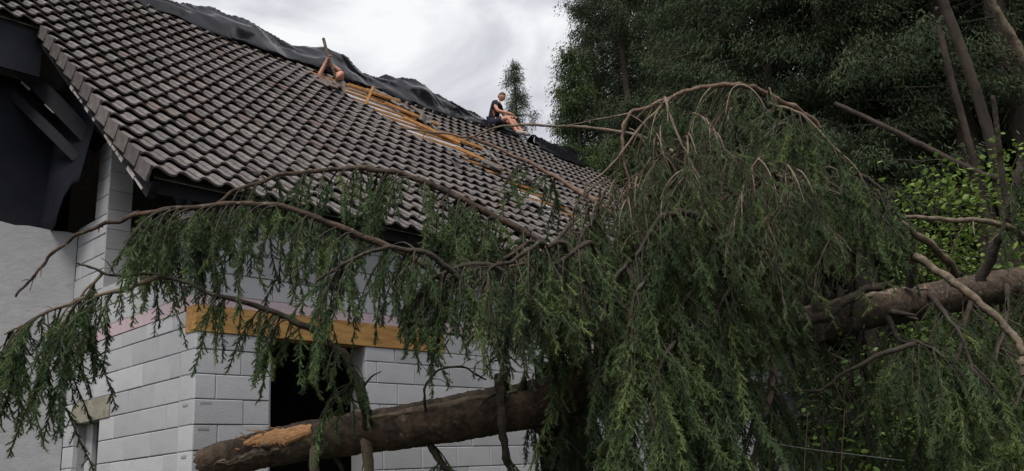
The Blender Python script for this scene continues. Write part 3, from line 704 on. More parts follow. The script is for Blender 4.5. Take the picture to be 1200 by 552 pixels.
def drape(ob, P, fol, n_sec, sec_len, per_m, sizes, rng_t=(0.05, 1.0), bias=(0, 0, 0), tone=0.0, droop=.5, direct=.5, smat='bark_dark', ssc=1.0, bare=0.0):
    """secondary twigs on a limb with hanging branchlets on them; twigs joined as one part of the limb"""
    tw = MB(); m = len(P); bias = np.array(bias, float)
    seg = np.linalg.norm(np.diff(P, axis=0), axis=1); cum = np.concatenate([[0], np.cumsum(seg)]); tot = cum[-1]
    def pt(t): return np.array([np.interp(t * tot, cum, P[:, i]) for i in range(3)])
    for q in range(n_sec):
        t = random.uniform(*rng_t); p = pt(t); T_ = pt(min(1, t + .02)) - pt(max(0, t - .02)); T_ /= np.linalg.norm(T_) + 1e-9
        lat = np.cross(T_, (0, 0, 1)); lat /= np.linalg.norm(lat) + 1e-9; sgn = random.choice((-1, 1))
        d = lat * sgn * random.uniform(.4, 1) + T_ * random.uniform(.1, .9) + np.array([0, 0, random.uniform(-.5, .15)]) + bias; d /= np.linalg.norm(d)
        L_ = sec_len * random.uniform(.45, 1.1); pts = [p]
        for i in range(4):
            d = d + np.array([0, 0, -droop * random.uniform(.5, 1.2)]) * .55; d /= np.linalg.norm(d); pts.append(pts[-1] + d * L_ / 4)
        S = spline(pts, 3); tw.tube(S, np.linspace(.007, .0025, len(S)), 4, cap=False)
        n = max(2, int(L_ * per_m))
        for i in range(n):
            f = (i + random.random()) / n; j = f * (len(S) - 1); a = int(min(j, len(S) - 2)); pp = S[a] + (S[a + 1] - S[a]) * (j - a)
            sz = 'b' if random.random() < bare else random.choice(sizes)
            td = S[min(a + 1, len(S) - 1)] - S[a]; td /= np.linalg.norm(td) + 1e-9
            fol.put(pp, sz, random.uniform(.6, 1.25) * ssc, tone + random.gauss(0, .13), lean=np.array([random.gauss(0, .28), random.gauss(0, .28), -1]) + td * random.uniform(.2, 1.1))
    nd = int(direct * tot * per_m)
    for i in range(nd):
        t = random.uniform(*rng_t); fol.put(pt(t), random.choice(sizes), random.uniform(.8, 1.2) * ssc, tone + random.gauss(0, .07), lean=(random.gauss(0, .2), random.gauss(0, .2), -1))
    if tw.v: tag(tw.build('twigs', M[smat], ob, True, world=True), kind='stuff')

# ---------------------------------------------------------------- the fallen spruce
tree = empty('fallen_spruce', at(1330, 330, 9.6)); tag(tree, 'big fallen spruce with drooping green branches lying across the front of the house', 'fallen tree')
tr = [(246, 543, 6.45, .135), (330, 522, 6.3, .150), (440, 505, 6.15, .165), (550, 486, 6.1, .180), (640, 470, 6.2, .185), (720, 448, 6.5, .185), (800, 424, 6.8, .19), (890, 397, 7.2, .19), (1000, 368, 7.8, .18), (1100, 350, 8.4, .185), (1200, 332, 9.0, .19), (1330, 312, 9.8, .22)]
TP = spline([at(a, b, c) for a, b, c, d in tr], 8); TRr = np.interp(np.linspace(0, 1, len(TP)), np.linspace(0, 1, len(tr)), [t[3] for t in tr])
TP[1:-1] += RG.normal(0, .006, (len(TP) - 2, 3))
TRr = TRr * .92
TPf = np.stack([np.interp(np.linspace(0, 1, 420), np.linspace(0, 1, len(TP)), TP[:, i]) for i in range(3)], 1)
for i in range(3): TPf[3:-3, i] = np.convolve(TPf[:, i], np.ones(7) / 7, 'valid')
mb = MB(); NS = 40; mb.tube(TPf, np.interp(np.linspace(0, 1, 420), np.linspace(0, 1, len(TRr)), TRr), NS, jit=0)
tv = mb.v[0].reshape(420, NS, 3)
for i in range(420):
    for j in range(NS):
        c = TPf[i]; d = tv[i, j] - c; P_ = tv[i, j]
        n1 = noise.noise(P_ * 3.0); n2 = abs(noise.noise(P_ * np.array([16, 16, 30]))); n3 = noise.noise(P_ * 45)
        tv[i, j] = c + d * (1 + .07 * n1 - .10 * n2 + .05 * n3)
    if i < 6: tv[i] += (TPf[0] - TPf[12]) / np.linalg.norm(TPf[0] - TPf[12]) * (.07 * RG.random((NS, 1))) * (1 - i / 6)
mb.v[0] = tv.reshape(-1, 3)
trunk = mb.build('trunk', M['bark'], tree, True, world=True)
for k in range(26):                                           # branch collars and snapped stubs
    i = random.randrange(12, 380); T_ = TPf[i + 1] - TPf[i]; T_ /= np.linalg.norm(T_); d = np.cross(T_, RG.normal(0, 1, 3)); d /= np.linalg.norm(d); r_ = np.interp(i, np.linspace(0, 419, len(TRr)), TRr); l = random.uniform(.05, .22); q0 = TPf[i] + d * r_ * .8; q1 = TPf[i] + d * (r_ + l) + T_ * l * .3
    b = MB(); b.tube(spline([q0, q0 * .5 + q1 * .5 + T_ * .01, q1], 3), np.linspace(.040, .012, 7) * random.uniform(.5, 1.1), 8, jit=.12); b.build('branch_stub', M['bark_dark'] if k % 3 else M['bark_light'], trunk, True, world=True)
# splintered pale wood at the broken end, and a peeled strip
def on_trunk(t, ang, lift):
    i = min(int(t * (len(TP) - 1)), len(TP) - 2); p = TP[i] + (TP[i + 1] - TP[i]) * (t * (len(TP) - 1) - i); T_ = TP[i + 1] - TP[i]; T_ /= np.linalg.norm(T_)
    vw = -(p - EYE); vw = vw - T_ * (vw @ T_); vw /= np.linalg.norm(vw); upp = np.cross(T_, vw); upp = upp if upp[2] > 0 else -upp
    return p + (vw * math.cos(ang) + upp * math.sin(ang)) * (np.interp(t, np.linspace(0, 1, len(TRr)), TRr) + lift)
def patch(name, t0, t1, a0, a1, mat, lift=.006, nt=26, na=7, rag=.25):
    V = []; F = []
    for i in range(nt + 1):
        f = i / nt; wd = math.sin(math.pi * min(max(f, .02), .98)) ** .5
        for j in range(na + 1):
            g = j / na; n_ = noise.noise((i * .45, j * .8, t0 * 50))
            am = (a0 + a1) / 2 + (g - .5) * (a1 - a0) * wd * (1 + rag * noise.noise((i * .9, 3 if g > .5 else 7, 1)))
            V.append(on_trunk(t0 + (t1 - t0) * (f + .01 * n_), am, lift * (1 - 2.2 * (abs(g - .5) * 2) ** 4) + .006 * n_))
    for i in range(nt):
        for j in range(na): F.append([i * (na + 1) + j, (i + 1) * (na + 1) + j, (i + 1) * (na + 1) + j + 1, i * (na + 1) + j + 1])
    return link(name, mesh_np(name, V, np.array(F), M[mat], False), trunk, True)
o = patch('torn_wood', .062, .130, -.05, 1.15, 'torn', .016, rag=.5); o['label'] = 'bright orange torn wood near the broken end'
patch('peeled_strip', .17, .33, .55, .85, 'bark_light', .006); patch('peeled_strip', .02, .10, -.4, .05, 'bark_light', .004); patch('peeled_strip', .66, .80, .75, 1.2, 'bark_light', .007)
for k in range(9):                                            # splinters
    p = on_trunk(.05 + .06 * random.random(), random.uniform(.2, 1.3), .0); d = np.array([random.uniform(-.10, -.02), random.uniform(-.04, .02), random.uniform(.0, .035)])
    b = MB(); b.beam(p, p + d, .012, .006); b.build('splinter', M['torn'], trunk, world=True)
def A(*pts): return [at(*p) for p in pts]
def limb(pts, r0, r1, mat='bark', **k):
    f = Foliage(); ob, P = branch(tree, A(*pts), r0, r1, mat)
    if k: drape(ob, P, f, **k); f.build('foliage', ob)
    return ob, P
rs0 = random.Random(21)
# long limbs over the wall and eave (thick end first)
limb([(592, 455, 6.05), (590, 425, 6.0), (572, 378, 5.95), (532, 335, 5.9), (480, 300, 5.85), (420, 275, 5.8), (360, 250, 5.8), (300, 239, 5.75), (245, 241, 5.7), (165, 250, 5.65), (125, 263, 5.6), (95, 272, 5.55), (65, 294, 5.5), (42, 320, 5.45), (18, 348, 5.4)], .034, .007, 'bark', n_sec=58, sec_len=.48, per_m=10.5, sizes='mssm', rng_t=(.22, .76), bias=(0, 0, -.15), droop=.8, direct=.55)
limb([(720, 445, 6.5), (705, 370, 6.5), (670, 315, 6.5), (620, 278, 6.45), (560, 245, 6.4), (510, 218, 6.4), (455, 201, 6.35), (400, 198, 6.3), (340, 204, 6.2), (285, 221, 6.1), (240, 246, 6.0), (200, 262, 5.95), (160, 300, 5.9)], .038, .006, 'bark', n_sec=68, sec_len=.50, per_m=10.5, sizes='mmsm', rng_t=(.25, .98), bias=(0, 0, -.2), droop=.8, direct=.55)
limb([(432, 512, 6.1), (425, 468, 5.9), (408, 424, 5.75), (384, 400, 5.7), (345, 376, 5.65), (300, 360, 5.6), (242, 340, 5.55), (190, 322, 5.5), (130, 320, 5.45), (90, 308, 5.4)], .036, .006, 'bark_dark', n_sec=26, sec_len=.36, per_m=10, sizes='sms', rng_t=(.18, .72), bias=(0, 0, -.3), droop=.9, direct=.5)
# left clump, hangs from a fork of the third limb
limb([(190, 322, 5.5), (150, 338, 5.45), (100, 350, 5.4), (50, 368, 5.35), (5, 392, 5.3)], .018, .006, 'bark_light', n_sec=22, sec_len=.42, per_m=10, sizes='mlms', rng_t=(.30, 1), bias=(-.15, 0, -.2), droop=.8, direct=.8)
limb([(120, 320, 5.45), (92, 352, 5.4), (62, 400, 5.35), (50, 440, 5.3)], .010, .004, 'bark_light', n_sec=8, sec_len=.24, per_m=12, sizes='ml', bias=(0, 0, -.5), droop=1.0, direct=.6)
# mid limbs hanging in front of the lintel and door
limb([(590, 425, 6.0), (560, 360, 5.75), (520, 310, 5.6), (470, 290, 5.5), (420, 300, 5.45), (370, 330, 5.4)], .030, .008, 'bark_dark', n_sec=22, sec_len=.42, per_m=10, sizes='mms', rng_t=(.3, 1), bias=(0, 0, -.3), droop=.9, direct=.5)
limb([(700, 450, 6.4), (660, 380, 6.0), (610, 330, 5.8), (560, 310, 5.7), (510, 325, 5.65), (480, 360, 5.6)], .032, .008, 'bark_dark', n_sec=22, sec_len=.34, per_m=10, sizes='msms', rng_t=(.3, 1), bias=(0, 0, -.3), droop=.9, direct=.6)
# bare branches over the roof
limb([(735, 262, 7.2), (700, 238, 7.3), (660, 213, 7.5), (615, 188, 7.7), (565, 166, 7.9), (525, 157, 8.1), (470, 150, 8.3)], .026, .008, 'bark_red', n_sec=8, sec_len=.5, per_m=9, sizes='ms', rng_t=(.0, .45), droop=.7, direct=.1)
limb([(790, 178, 6.9), (750, 160, 7.2), (700, 150, 7.4), (640, 147, 7.6), (590, 148, 7.8), (560, 158, 7.9), (545, 164, 8.0)], .016, .006, 'bark_light', n_sec=6, sec_len=.4, per_m=9, sizes='s', rng_t=(.0, .35), droop=.7, direct=.05)
# the high orange arch
limb([(960, 150, 6.6), (935, 128, 6.5), (911, 117, 6.4), (882, 103, 6.3), (853, 99, 6.25), (806, 106, 6.2), (788, 113, 6.15), (759, 126, 6.1), (738, 133, 6.05), (729, 158, 6.0), (731, 182, 5.95), (739, 222, 5.9)], .024, .008, 'bark_red', n_sec=22, sec_len=.65, per_m=8, sizes='bbms', rng_t=(.05, .75), droop=.6, direct=.2, bare=.45, smat='bark_light')
limb([(779, 114, 6.12), (786, 138, 6.0), (798, 167, 5.9), (809, 188, 5.85), (820, 210, 5.8)], .011, .005, 'bark_light')
limb([(788, 113, 6.15), (750, 150, 6.0), (720, 190, 5.9), (690, 215, 5.8), (680, 235, 5.8)], .011, .004, 'bark_light')
limb([(737, 133, 6.05), (700, 140, 6.2), (660, 148, 6.4)], .008, .003, 'bark_light')
limb([(900, 120, 6.35), (940, 135, 6.2), (975, 170, 6.1), (1005, 200, 6.0), (1020, 240, 6.0)], .012, .004, 'bark_light', n_sec=14, sec_len=.5, per_m=11, sizes='mms', droop=.9, direct=.6, bias=(0, 0, -.3))
for k in range(22):                                           # pale dead twigs hanging from the arch
    x = rs0.uniform(700, 930); y = np.interp(x, [700, 735, 800, 853, 911, 960], [190, 140, 112, 104, 122, 150]) + rs0.uniform(5, 95); Z = rs0.uniform(5.5, 6.3); dx = rs0.uniform(-30, 30)
    dx *= 2; limb([(x, y, Z), (x + dx * .35, y + 8, Z - .05), (x + dx * .8, y + 35, Z - .1), (x + dx, y + rs0.uniform(55, 110), Z - .1)], rs0.uniform(.003, .0055), .0018, rs0.choice(('bark_light', 'bark_red', 'bark_dark', 'bark')), n_sec=7, sec_len=.35, per_m=9, sizes='b', droop=.7, direct=.15, smat='bark_light')
# the dark arch in the middle of the mass
limb([(860, 410, 6.8), (852, 330, 6.0), (842, 284, 5.75), (830, 263, 5.65), (813, 251, 5.6), (795, 248, 5.55), (772, 258, 5.5), (745, 300, 5.4)], .045, .012, 'bark_dark', n_sec=26, sec_len=.5, per_m=12, sizes='mmls', rng_t=(.35, 1), bias=(0, -.2, -.3), droop=1.0, direct=.5)
# crown mass: many limbs rising from the trunk and drooping over
def ytop(x): return np.interp(x, [600, 640, 690, 735, 800, 860, 920, 970, 1010, 1035, 1060], [300, 255, 200, 165, 128, 118, 130, 162, 200, 250, 320])
def trunk_at(x):
    return np.interp(x, [t[0] for t in tr], [t[1] for t in tr]), np.interp(x, [t[0] for t in tr], [t[2] for t in tr])
rs = random.Random(5)
for k in range(35):
    xa = 625 + 385 * ((k * .618) % 1); dz = rs.uniform(-1.15, .9); layer = k % 4
    yb, zb = trunk_at(np.clip(xa + rs.uniform(-60, 60), 640, 1000)); xb = np.clip(xa + rs.uniform(-50, 50), 650, 1000)
    xa = max(xa, 668) if layer >= 2 else xa
    if xa > 860: layer = min(layer, 1)
    ya = ytop(xa) + (25, 75, 130, 185)[layer] + rs.uniform(-15, 30); za = zb - .2 + dz * (1.0 if layer else .6)
    za = max(za, 4.9)
    side_ = rs.choice((-1, 1)) if 680 < xa < 980 else (-1 if xa < 700 else 1)
    kk = .40 if xa > 860 or xa < 715 else 1.0
    if xa < 715: layer = min(layer, 1); ya = min(ya, 285)
    if xa > 860: ya = min(ya, 205)
    pts = [(xb, yb, zb), (xb * .5 + xa * .5, yb * .35 + ya * .65, zb * .5 + za * .5), (xa, ya, za), (xa + side_ * 38, ya + 22, za - .12), (xa + side_ * 62, ya + 70 * kk, za - .2), (xa + side_ * 70, ya + 140 * kk, za - .25)]
    if pts[-1][0] > 1040: pts = [(min(p[0], 1040), p[1], p[2]) for p in pts]
    limb(pts, .024, .006, rs.choice(('bark_dark', 'bark_dark', 'bark')), n_sec=14 if layer else 13, sec_len=.58 if kk == 1 else .40, per_m=9.5, sizes='mmls' if kk == 1 else 'msm', rng_t=(.34 if kk == 1 else .55, 1), bias=(0, -.12, -.3), droop=.95, direct=.55, bare=(.62, .40, .22, .16)[layer] if xa < 890 else .2, tone=rs.gauss(0, .12))
# low curtain in front of the trunk
for k, (xa, ya, za, ln, tn) in enumerate(((640, 310, 5.6, 70, -.03), (712, 350, 5.4, 140, .0), (740, 360, 5.2, 150, .12), (790, 380, 5.4, 140, .0), (840, 370, 5.6, 150, -.03), (852, 420, 5.9, 110, -.05), (735, 420, 5.1, 110, .10), (770, 440, 5.1, 90, .1), (830, 450, 5.5, 80, 0), (672, 300, 5.7, 70, .08), (880, 500, 6.3, 70, -.1))):
    limb([(xa + 30, ya - 50, za + .5), (xa + 14, ya - 30, za + .1), (xa, ya, za), (xa - 8, ya + ln * .5, za - .1), (xa - 6, ya + ln, za - .12)], .016, .005, 'bark_dark', n_sec=15, sec_len=.42, per_m=12, sizes='mmls', bias=(0, -.1, -.4), droop=1.0, direct=.7, tone=tn)
# stubs and branches below the trunk
limb([(372, 512, 6.15), (368, 545, 6.1), (372, 640, 6.0), (376, 800, 5.9)], .040, .03, 'bark_light')
limb([(428, 505, 6.1), (430, 540, 6.0), (432, 640, 5.9), (430, 820, 5.8)], .042, .03, 'bark_light')
limb([(585, 440, 5.95), (588, 480, 5.85), (590, 520, 5.85), (604, 580, 5.9), (622, 760, 5.9)], .038, .018, 'bark_dark', n_sec=8, sec_len=.4, per_m=9, sizes='ms', rng_t=(.25, .6), droop=.9, direct=.2, tone=-.1)
limb([(612, 492, 6.15), (640, 512, 6.1), (670, 520, 6.05), (690, 545, 6.0)], .016, .005, 'bark_dark', n_sec=6, sec_len=.35, per_m=11, sizes='sm', droop=1, direct=.5, tone=-.12)
limb([(665, 482, 6.2), (690, 500, 6.1), (708, 525, 6.0), (718, 560, 6.0)], .024, .008, 'bark_dark', n_sec=8, sec_len=.4, per_m=11, sizes='sm', droop=1, direct=.5, tone=-.12)
limb([(500, 505, 6.15), (510, 535, 6.05), (530, 560, 6.0), (540, 600, 5.95)], .03, .01, 'bark_dark', n_sec=14, sec_len=.5, per_m=10, sizes='sm', droop=.6, direct=.3, tone=-.12, bare=.3)
limb([(500, 495, 6.0), (498, 465, 5.95), (500, 450, 5.9), (515, 434, 5.9), (540, 430, 5.85), (570, 445, 5.85)], .010, .006, 'bark_dark')
# branches at the right end
limb([(905, 385, 7.0), (930, 378, 6.9), (965, 372, 6.9), (985, 357, 6.9), (1010, 342, 6.9), (1045, 332, 6.8)], .05, .028, 'bark_dark')
limb([(893, 378, 6.7), (903, 415, 6.6), (906, 455, 6.5), (893, 500, 6.4), (884, 552, 6.3), (880, 640, 6.2)], .026, .022, 'bark_light')
limb([(820, 420, 6.6), (835, 470, 6.4), (855, 520, 6.3), (870, 580, 6.2)], .05, .04, 'bark')
limb([(1150, 330, 8.3), (1166, 290, 8.2), (1181, 255, 8.1), (1192, 215, 8.0), (1198, 185, 8.0)], .055, .03, 'bark_dark', n_sec=6, sec_len=.5, per_m=9, sizes='sm', rng_t=(.5, 1), droop=.9, direct=.2)
limb([(1066, 335, 8.0), (1070, 305, 7.9), (1068, 285, 7.85), (1060, 272, 7.8)], .045, .022, 'bark_dark')
limb([(1120, 322, 8.0), (1105, 300, 7.6), (1080, 278, 7.4), (1045, 254, 7.2)], .040, .028, 'bark_light')
limb([(1072, 300, 7.0), (1108, 324, 6.8), (1150, 356, 6.6), (1180, 385, 6.5), (1196, 408, 6.4), (1200, 440, 6.3)], .034, .026, 'bark_light')
limb([(1215, 290, 8.2), (1185, 268, 8.1), (1150, 259, 8.0), (1110, 258, 7.9), (1060, 254, 7.8)], .036, .018, 'bark_light')
limb([(1072, 403, 6.6), (1024, 419, 6.5), (984, 441, 6.5), (965, 456, 6.5), (940, 458, 6.5)], .022, .008, 'bark_dark')
limb([(880, 211, 6.6), (900, 204, 6.5), (925, 209, 6.4), (950, 216, 6.4), (985, 228, 6.3)], .012, .006, 'bark_light')
# green boughs at the lower right; negative tones paint shade into the lower ones
for (pts, tn, n) in (([(1090, 345, 8.1), (1110, 370, 7.4), (1130, 400, 6.9), (1140, 440, 6.6)], .08, 20), ([(1180, 335, 8.6), (1180, 370, 7.8), (1170, 410, 7.2), (1160, 450, 6.9)], .06, 20), ([(1040, 372, 7.6), (1055, 400, 7.2), (1075, 400, 6.8), (1110, 420, 6.5)], .05, 20),
                     ([(1200, 330, 8.4), (1210, 380, 7.6), (1205, 430, 7.0), (1190, 480, 6.6)], .10, 18), ([(1010, 372, 7.8), (1000, 430, 7.6), (990, 460, 7.4), (995, 500, 7.2)], -.08, 16), ([(1140, 345, 8.4), (1120, 420, 7.8), (1090, 480, 7.5), (1070, 540, 7.3)], -.08, 18), ([(960, 385, 7.6), (975, 450, 7.6), (985, 500, 7.4), (980, 540, 7.2)], -.12, 14)):
    limb(pts, .026, .007, 'bark_dark', n_sec=n, sec_len=.7, per_m=9, sizes='mmls', bias=(0, -.1, -.15), droop=.6, direct=.4, tone=tn)

# ---------------------------------------------------------------- forest
def tri_sprays(C, D, n_per, size, spread, rng):
    """C (n,3) spray centres, D (n,3) main direction -> n*n_per long thin triangles"""
    n = len(C); c = np.repeat(C, n_per, 0); d = np.repeat(D, n_per, 0); N_ = len(c)
    p = c + rng.normal(0, 1, (N_, 3)) * np.array(spread)
    dd = d + rng.normal(0, .34, (N_, 3)); dd /= np.linalg.norm(dd, axis=1)[:, None]
    l = size[0] * (.5 + rng.random(N_))[:, None]; x = np.cross(dd, rng.normal(0, 1, (N_, 3))); x /= np.linalg.norm(x, axis=1)[:, None] + 1e-9
    w = size[1] * (.6 + .8 * rng.random(N_))[:, None]
    return np.stack([p - x * w / 2, p + x * w / 2, p + dd * l], 1).reshape(-1, 3), N_
def spruce_proto(h, base, seed, rmax=3.2, dens=1.0, dead=True, br=30):
    """returns (trunk mesh, crown mesh, dead-branch mesh)"""
    rng = np.random.default_rng(seed); t = MB()
    P = np.array([[0, 0, -.6], [0.03, 0, h * .25], [.0, .05, h * .6], [0, 0, h]]); P = spline(P, 6); t.tube(P, np.interp(np.linspace(0, 1, len(P)), [0, .06, 1], [.27, .21, .02]) * (h / 20), 9, jit=.05)
    VV = []; TT_ = []; wood = MB(); z = base
    while z < h - .3:
        f = (z - base) / (h - base); L_ = rmax * (1 - f) ** .8 * rng.uniform(.75, 1.15) + .15; nb = rng.integers(4, 7)
        for b in range(nb):
            a = rng.random() * 6.283; Lb = L_ * rng.uniform(.6, 1.1); o_ = np.array([math.cos(a), math.sin(a), 0]); zb = z + rng.normal(0, .15)
            el = .25 - .5 * (1 - f)
            k = 6; q = np.linspace(0, 1, k)
            B = o_[None] * (q * Lb)[:, None] + np.array([0, 0, 1.0])[None] * (zb + Lb * (el * q - .35 * q ** 2 + .28 * q ** 4))[:, None]
            wood.tube(B, np.linspace(.03, .008, k) * (.5 + Lb / 4), 4, cap=False)
            ns = max(4, int(Lb * 9 * dens)); s = rng.random(ns) ** .75 * .92 + .08
            C = np.stack([np.interp(s, q, B[:, i]) for i in range(3)], 1); lat = np.array([-o_[1], o_[0], 0]); off = rng.normal(0, .22, ns) * Lb * .5 * (1 - .55 * s)
            C = C + lat[None] * off[:, None] + np.array([0, 0, -.18])[None] * rng.random(ns)[:, None]
            D = np.array([0, 0, -.75])[None] + o_[None] * .45 + lat[None] * np.sign(off)[:, None] * .35
            V, n = tri_sprays(C, D, 27, (.115, .030), (.13, .13, .13), rng)
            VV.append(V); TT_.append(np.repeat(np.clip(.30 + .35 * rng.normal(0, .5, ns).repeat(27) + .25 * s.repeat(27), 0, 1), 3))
        z += rng.uniform(.30, .55) * (1 if f < .8 else .7)
    if dead:
        zz_ = 1.5
        while zz_ < base:
            a = rng.random() * 6.283; Lb = rng.uniform(.5, 1.8); o_ = np.array([math.cos(a), math.sin(a), 0])
            B = np.array([o_ * .1 + (0, 0, zz_), o_ * Lb * .5 + (0, 0, zz_ - .1), o_ * Lb + (0, 0, zz_ - .45)]); wood.tube(spline(B, 3), np.linspace(.018, .005, 7), 4, cap=False); zz_ += rng.uniform(.12, .4)
    V = np.concatenate(VV); n = len(V) // 3
    return t, V, np.concatenate(TT_), wood
def proto_meshes(args, mat):
    t, V, T, w = spruce_proto(**args)
    n = len(V) // 3
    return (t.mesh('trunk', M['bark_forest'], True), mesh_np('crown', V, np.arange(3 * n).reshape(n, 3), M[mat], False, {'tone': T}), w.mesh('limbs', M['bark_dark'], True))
M['bark_forest'] = material('forest_bark', (.030, .023, .019), .95, (.065, .05, .04), 6, .8, 24, stretch=(1, 1, .35))
PR = {'edge': proto_meshes(dict(h=19, base=1.2, seed=1, rmax=3.3, dens=1.25), 'forest'), 'edge2': proto_meshes(dict(h=23, base=2.0, seed=2, rmax=3.6, dens=1.25), 'forest'),
      'tall': proto_meshes(dict(h=26, base=6.5, seed=3, rmax=3.2, dens=1.1), 'forest'), 'bare': proto_meshes(dict(h=27, base=10.5, seed=4, rmax=3.2, dens=1.1), 'forest'),
      'light': proto_meshes(dict(h=15, base=1.0, seed=7, rmax=3.2, dens=1.5), 'forest_light')}
def put_tree(kind, px, Z, label, group=None, scale=1.0, rz=None, lean=(0, 0), name='spruce_tree', zoff=0.0):
    x, y = at(px, 130, Z)[:2]
    gz = float(ground_z(np.array(x), np.array(y)))
    o = empty(name, (x, y, gz - .2 + zoff)); o.rotation_euler = (lean[0], lean[1], random.random() * 6.28 if rz is None else rz); o.scale = (scale,) * 3
    tag(o, label, 'tree', group)
    for nm, me in zip(('trunk', 'crown', 'limbs'), PR[kind]):
        c = link(nm, me, o)
        if nm != 'trunk': c['kind'] = 'stuff'
    return o
put_tree('edge2', 736, 27, 'tall dense spruce at the left edge of the forest against the sky', 'forest trees', 1.0)
put_tree('light', 676, 26, 'lighter green tree at the forest edge behind the far end of the roof', 'forest trees', .98)
put_tree('edge', 835, 23, 'dense spruce rising behind the high orange arching branch', 'forest trees', 1.05)
put_tree('edge', 605, 44, 'small dark spruce standing alone against the sky behind the seated person', 'forest trees', 1.03)
put_tree('edge', 668, 36, 'dark spruce right of the small lone spruce, over the ridge end', 'forest trees', .82)
put_tree('edge2', 905, 20, 'dense dark spruce above the right shoulder of the fallen crown', 'forest trees', 1.0)
put_tree('tall', 980, 19, 'spruce with high crown over the leaning grey pole', 'forest trees', 1.0)
put_tree('bare', 1052, 22, 'bare stemmed spruce left of the leaning red brown trunk', 'forest trees', 1.0)
put_tree('edge', 730, 38, 'spruce behind the tall one at the left forest edge', 'forest trees', 1.15)
put_tree('tall', 1125, 18, 'high crowned spruce over the two leaning trunks', 'forest trees', 1.0)
put_tree('bare', 1195, 17, 'bare stemmed spruce at the right edge of the picture', 'forest trees', 1.0)
for k, (px, Z, kd) in enumerate(((700, 33, 'edge2'), (760, 33, 'edge'), (820, 29, 'edge2'), (860, 31, 'edge2'), (930, 28, 'edge2'), (1000, 27, 'edge2'), (1070, 28, 'edge'), (1140, 26, 'edge2'), (1210, 25, 'edge'), (800, 37, 'edge2'), (880, 38, 'edge'), (960, 36, 'edge2'), (1040, 36, 'edge'), (1110, 35, 'edge2'), (1180, 34, 'edge'), (1260, 30, 'edge2'), (1290, 20, 'edge2'), (1010, 23, 'edge'), (1090, 24, 'edge2'), (1160, 21, 'edge'))):
    put_tree(kd, px, Z, 'dark spruce deep in the forest behind the front trees', 'spruces deep in the forest', random.uniform(.95, 1.2))
# leaning and broken stems at the right
def stem(name, pts, r0, r1, mat, label, cat='trunk', group=None, **k):
    Q = A(*pts); d = Q[0] - Q[1]; d /= np.linalg.norm(d); q = Q[0].copy()
    for i_ in range(80):                                      # run the foot on down to the slope
        if q[2] < float(ground_z(q[0], q[1])) - .1: break
        d = d + np.array([0, 0, -.06]); d /= np.linalg.norm(d); q = q + d * .25
    mb = MB(); P = spline([q, q * .5 + Q[0] * .5] + Q, 8); P[1:-1] += RG.normal(0, .003, (len(P) - 2, 3)); mb.tube(P, np.linspace(r0, r1, len(P)), 10, jit=.07)
    o = mb.build(name, M[mat], None, True); tag(o, label, cat, group); return o
stem('leaning_stem', [(1176, 240, 13.5), (1164, 180, 13.5), (1148, 120, 13.6), (1128, 62, 13.7), (1108, 8, 13.9), (1090, -40, 14)], .095, .07, 'bark_forest', 'thick leaning trunk in the dark forest at upper right')
stem('leaning_stem', [(1152, 235, 15), (1143, 195, 15), (1128, 140, 15.1), (1113, 85, 15.2), (1100, 30, 15.4)], .070, .05, 'bark_forest', 'thinner leaning trunk left of the thick one in the dark forest')
stem('leaning_stem', [(1180, 218, 10.5), (1155, 206, 10.6), (1110, 185, 10.8), (1060, 160, 11), (1015, 138, 11.2), (978, 121, 11.4)], .050, .030, 'bark_forest', 'long bare stem slanting down to the right behind the fallen crown', 'stem')
stem('lichen_branch', [(1225, 118, 7.0), (1203, 76, 7.0), (1186, 42, 7.0), (1172, 20, 7.0), (1158, -8, 7.0), (1150, -40, 7.0)], .036, .026, 'bark_light', 'yellowish lichened branch crossing the upper right corner', 'branch')
stem('broken_sapling', [(1176, 215, 9.4), (1171, 175, 9.4), (1167, 140, 9.4), (1163, 112, 9.4)], .035, .024, 'bark_dark', 'snapped dark sapling with a pale broken tip at the right', 'sapling')
# ---- broadleaf shrubs
def leaf_cloud(C, n, spread, size, rng, tone=.4):
    p = C[rng.integers(0, len(C), n)] + rng.normal(0, 1, (n, 3)) * spread
    d = rng.normal(0, 1, (n, 3)) * (1, 1, .5) + (0, 0, -.25); d /= np.linalg.norm(d, axis=1)[:, None]
    x = np.cross(d, rng.normal(0, 1, (n, 3)) * .5 + (0, 0, 1.0)); x /= np.linalg.norm(x, axis=1)[:, None] + 1e-9; nrm = np.cross(x, d)
    l = size * (.6 + .8 * rng.random(n))[:, None]
    V = np.stack([p, p + d * l * .35 + x * l * .30 + nrm * l * .06, p + d * l * .75 + x * l * .22, p + d * l, p + d * l * .75 - x * l * .22, p + d * l * .35 - x * l * .30 + nrm * l * .06], 1)
    i = np.arange(n)[:, None] * 6
    F = np.concatenate([i + [[0, 1, 2, 3]], i + [[0, 3, 4, 5]]])
    return V.reshape(-1, 3), F, np.repeat(np.clip(tone + rng.normal(0, .22, n), 0, 1), 6)
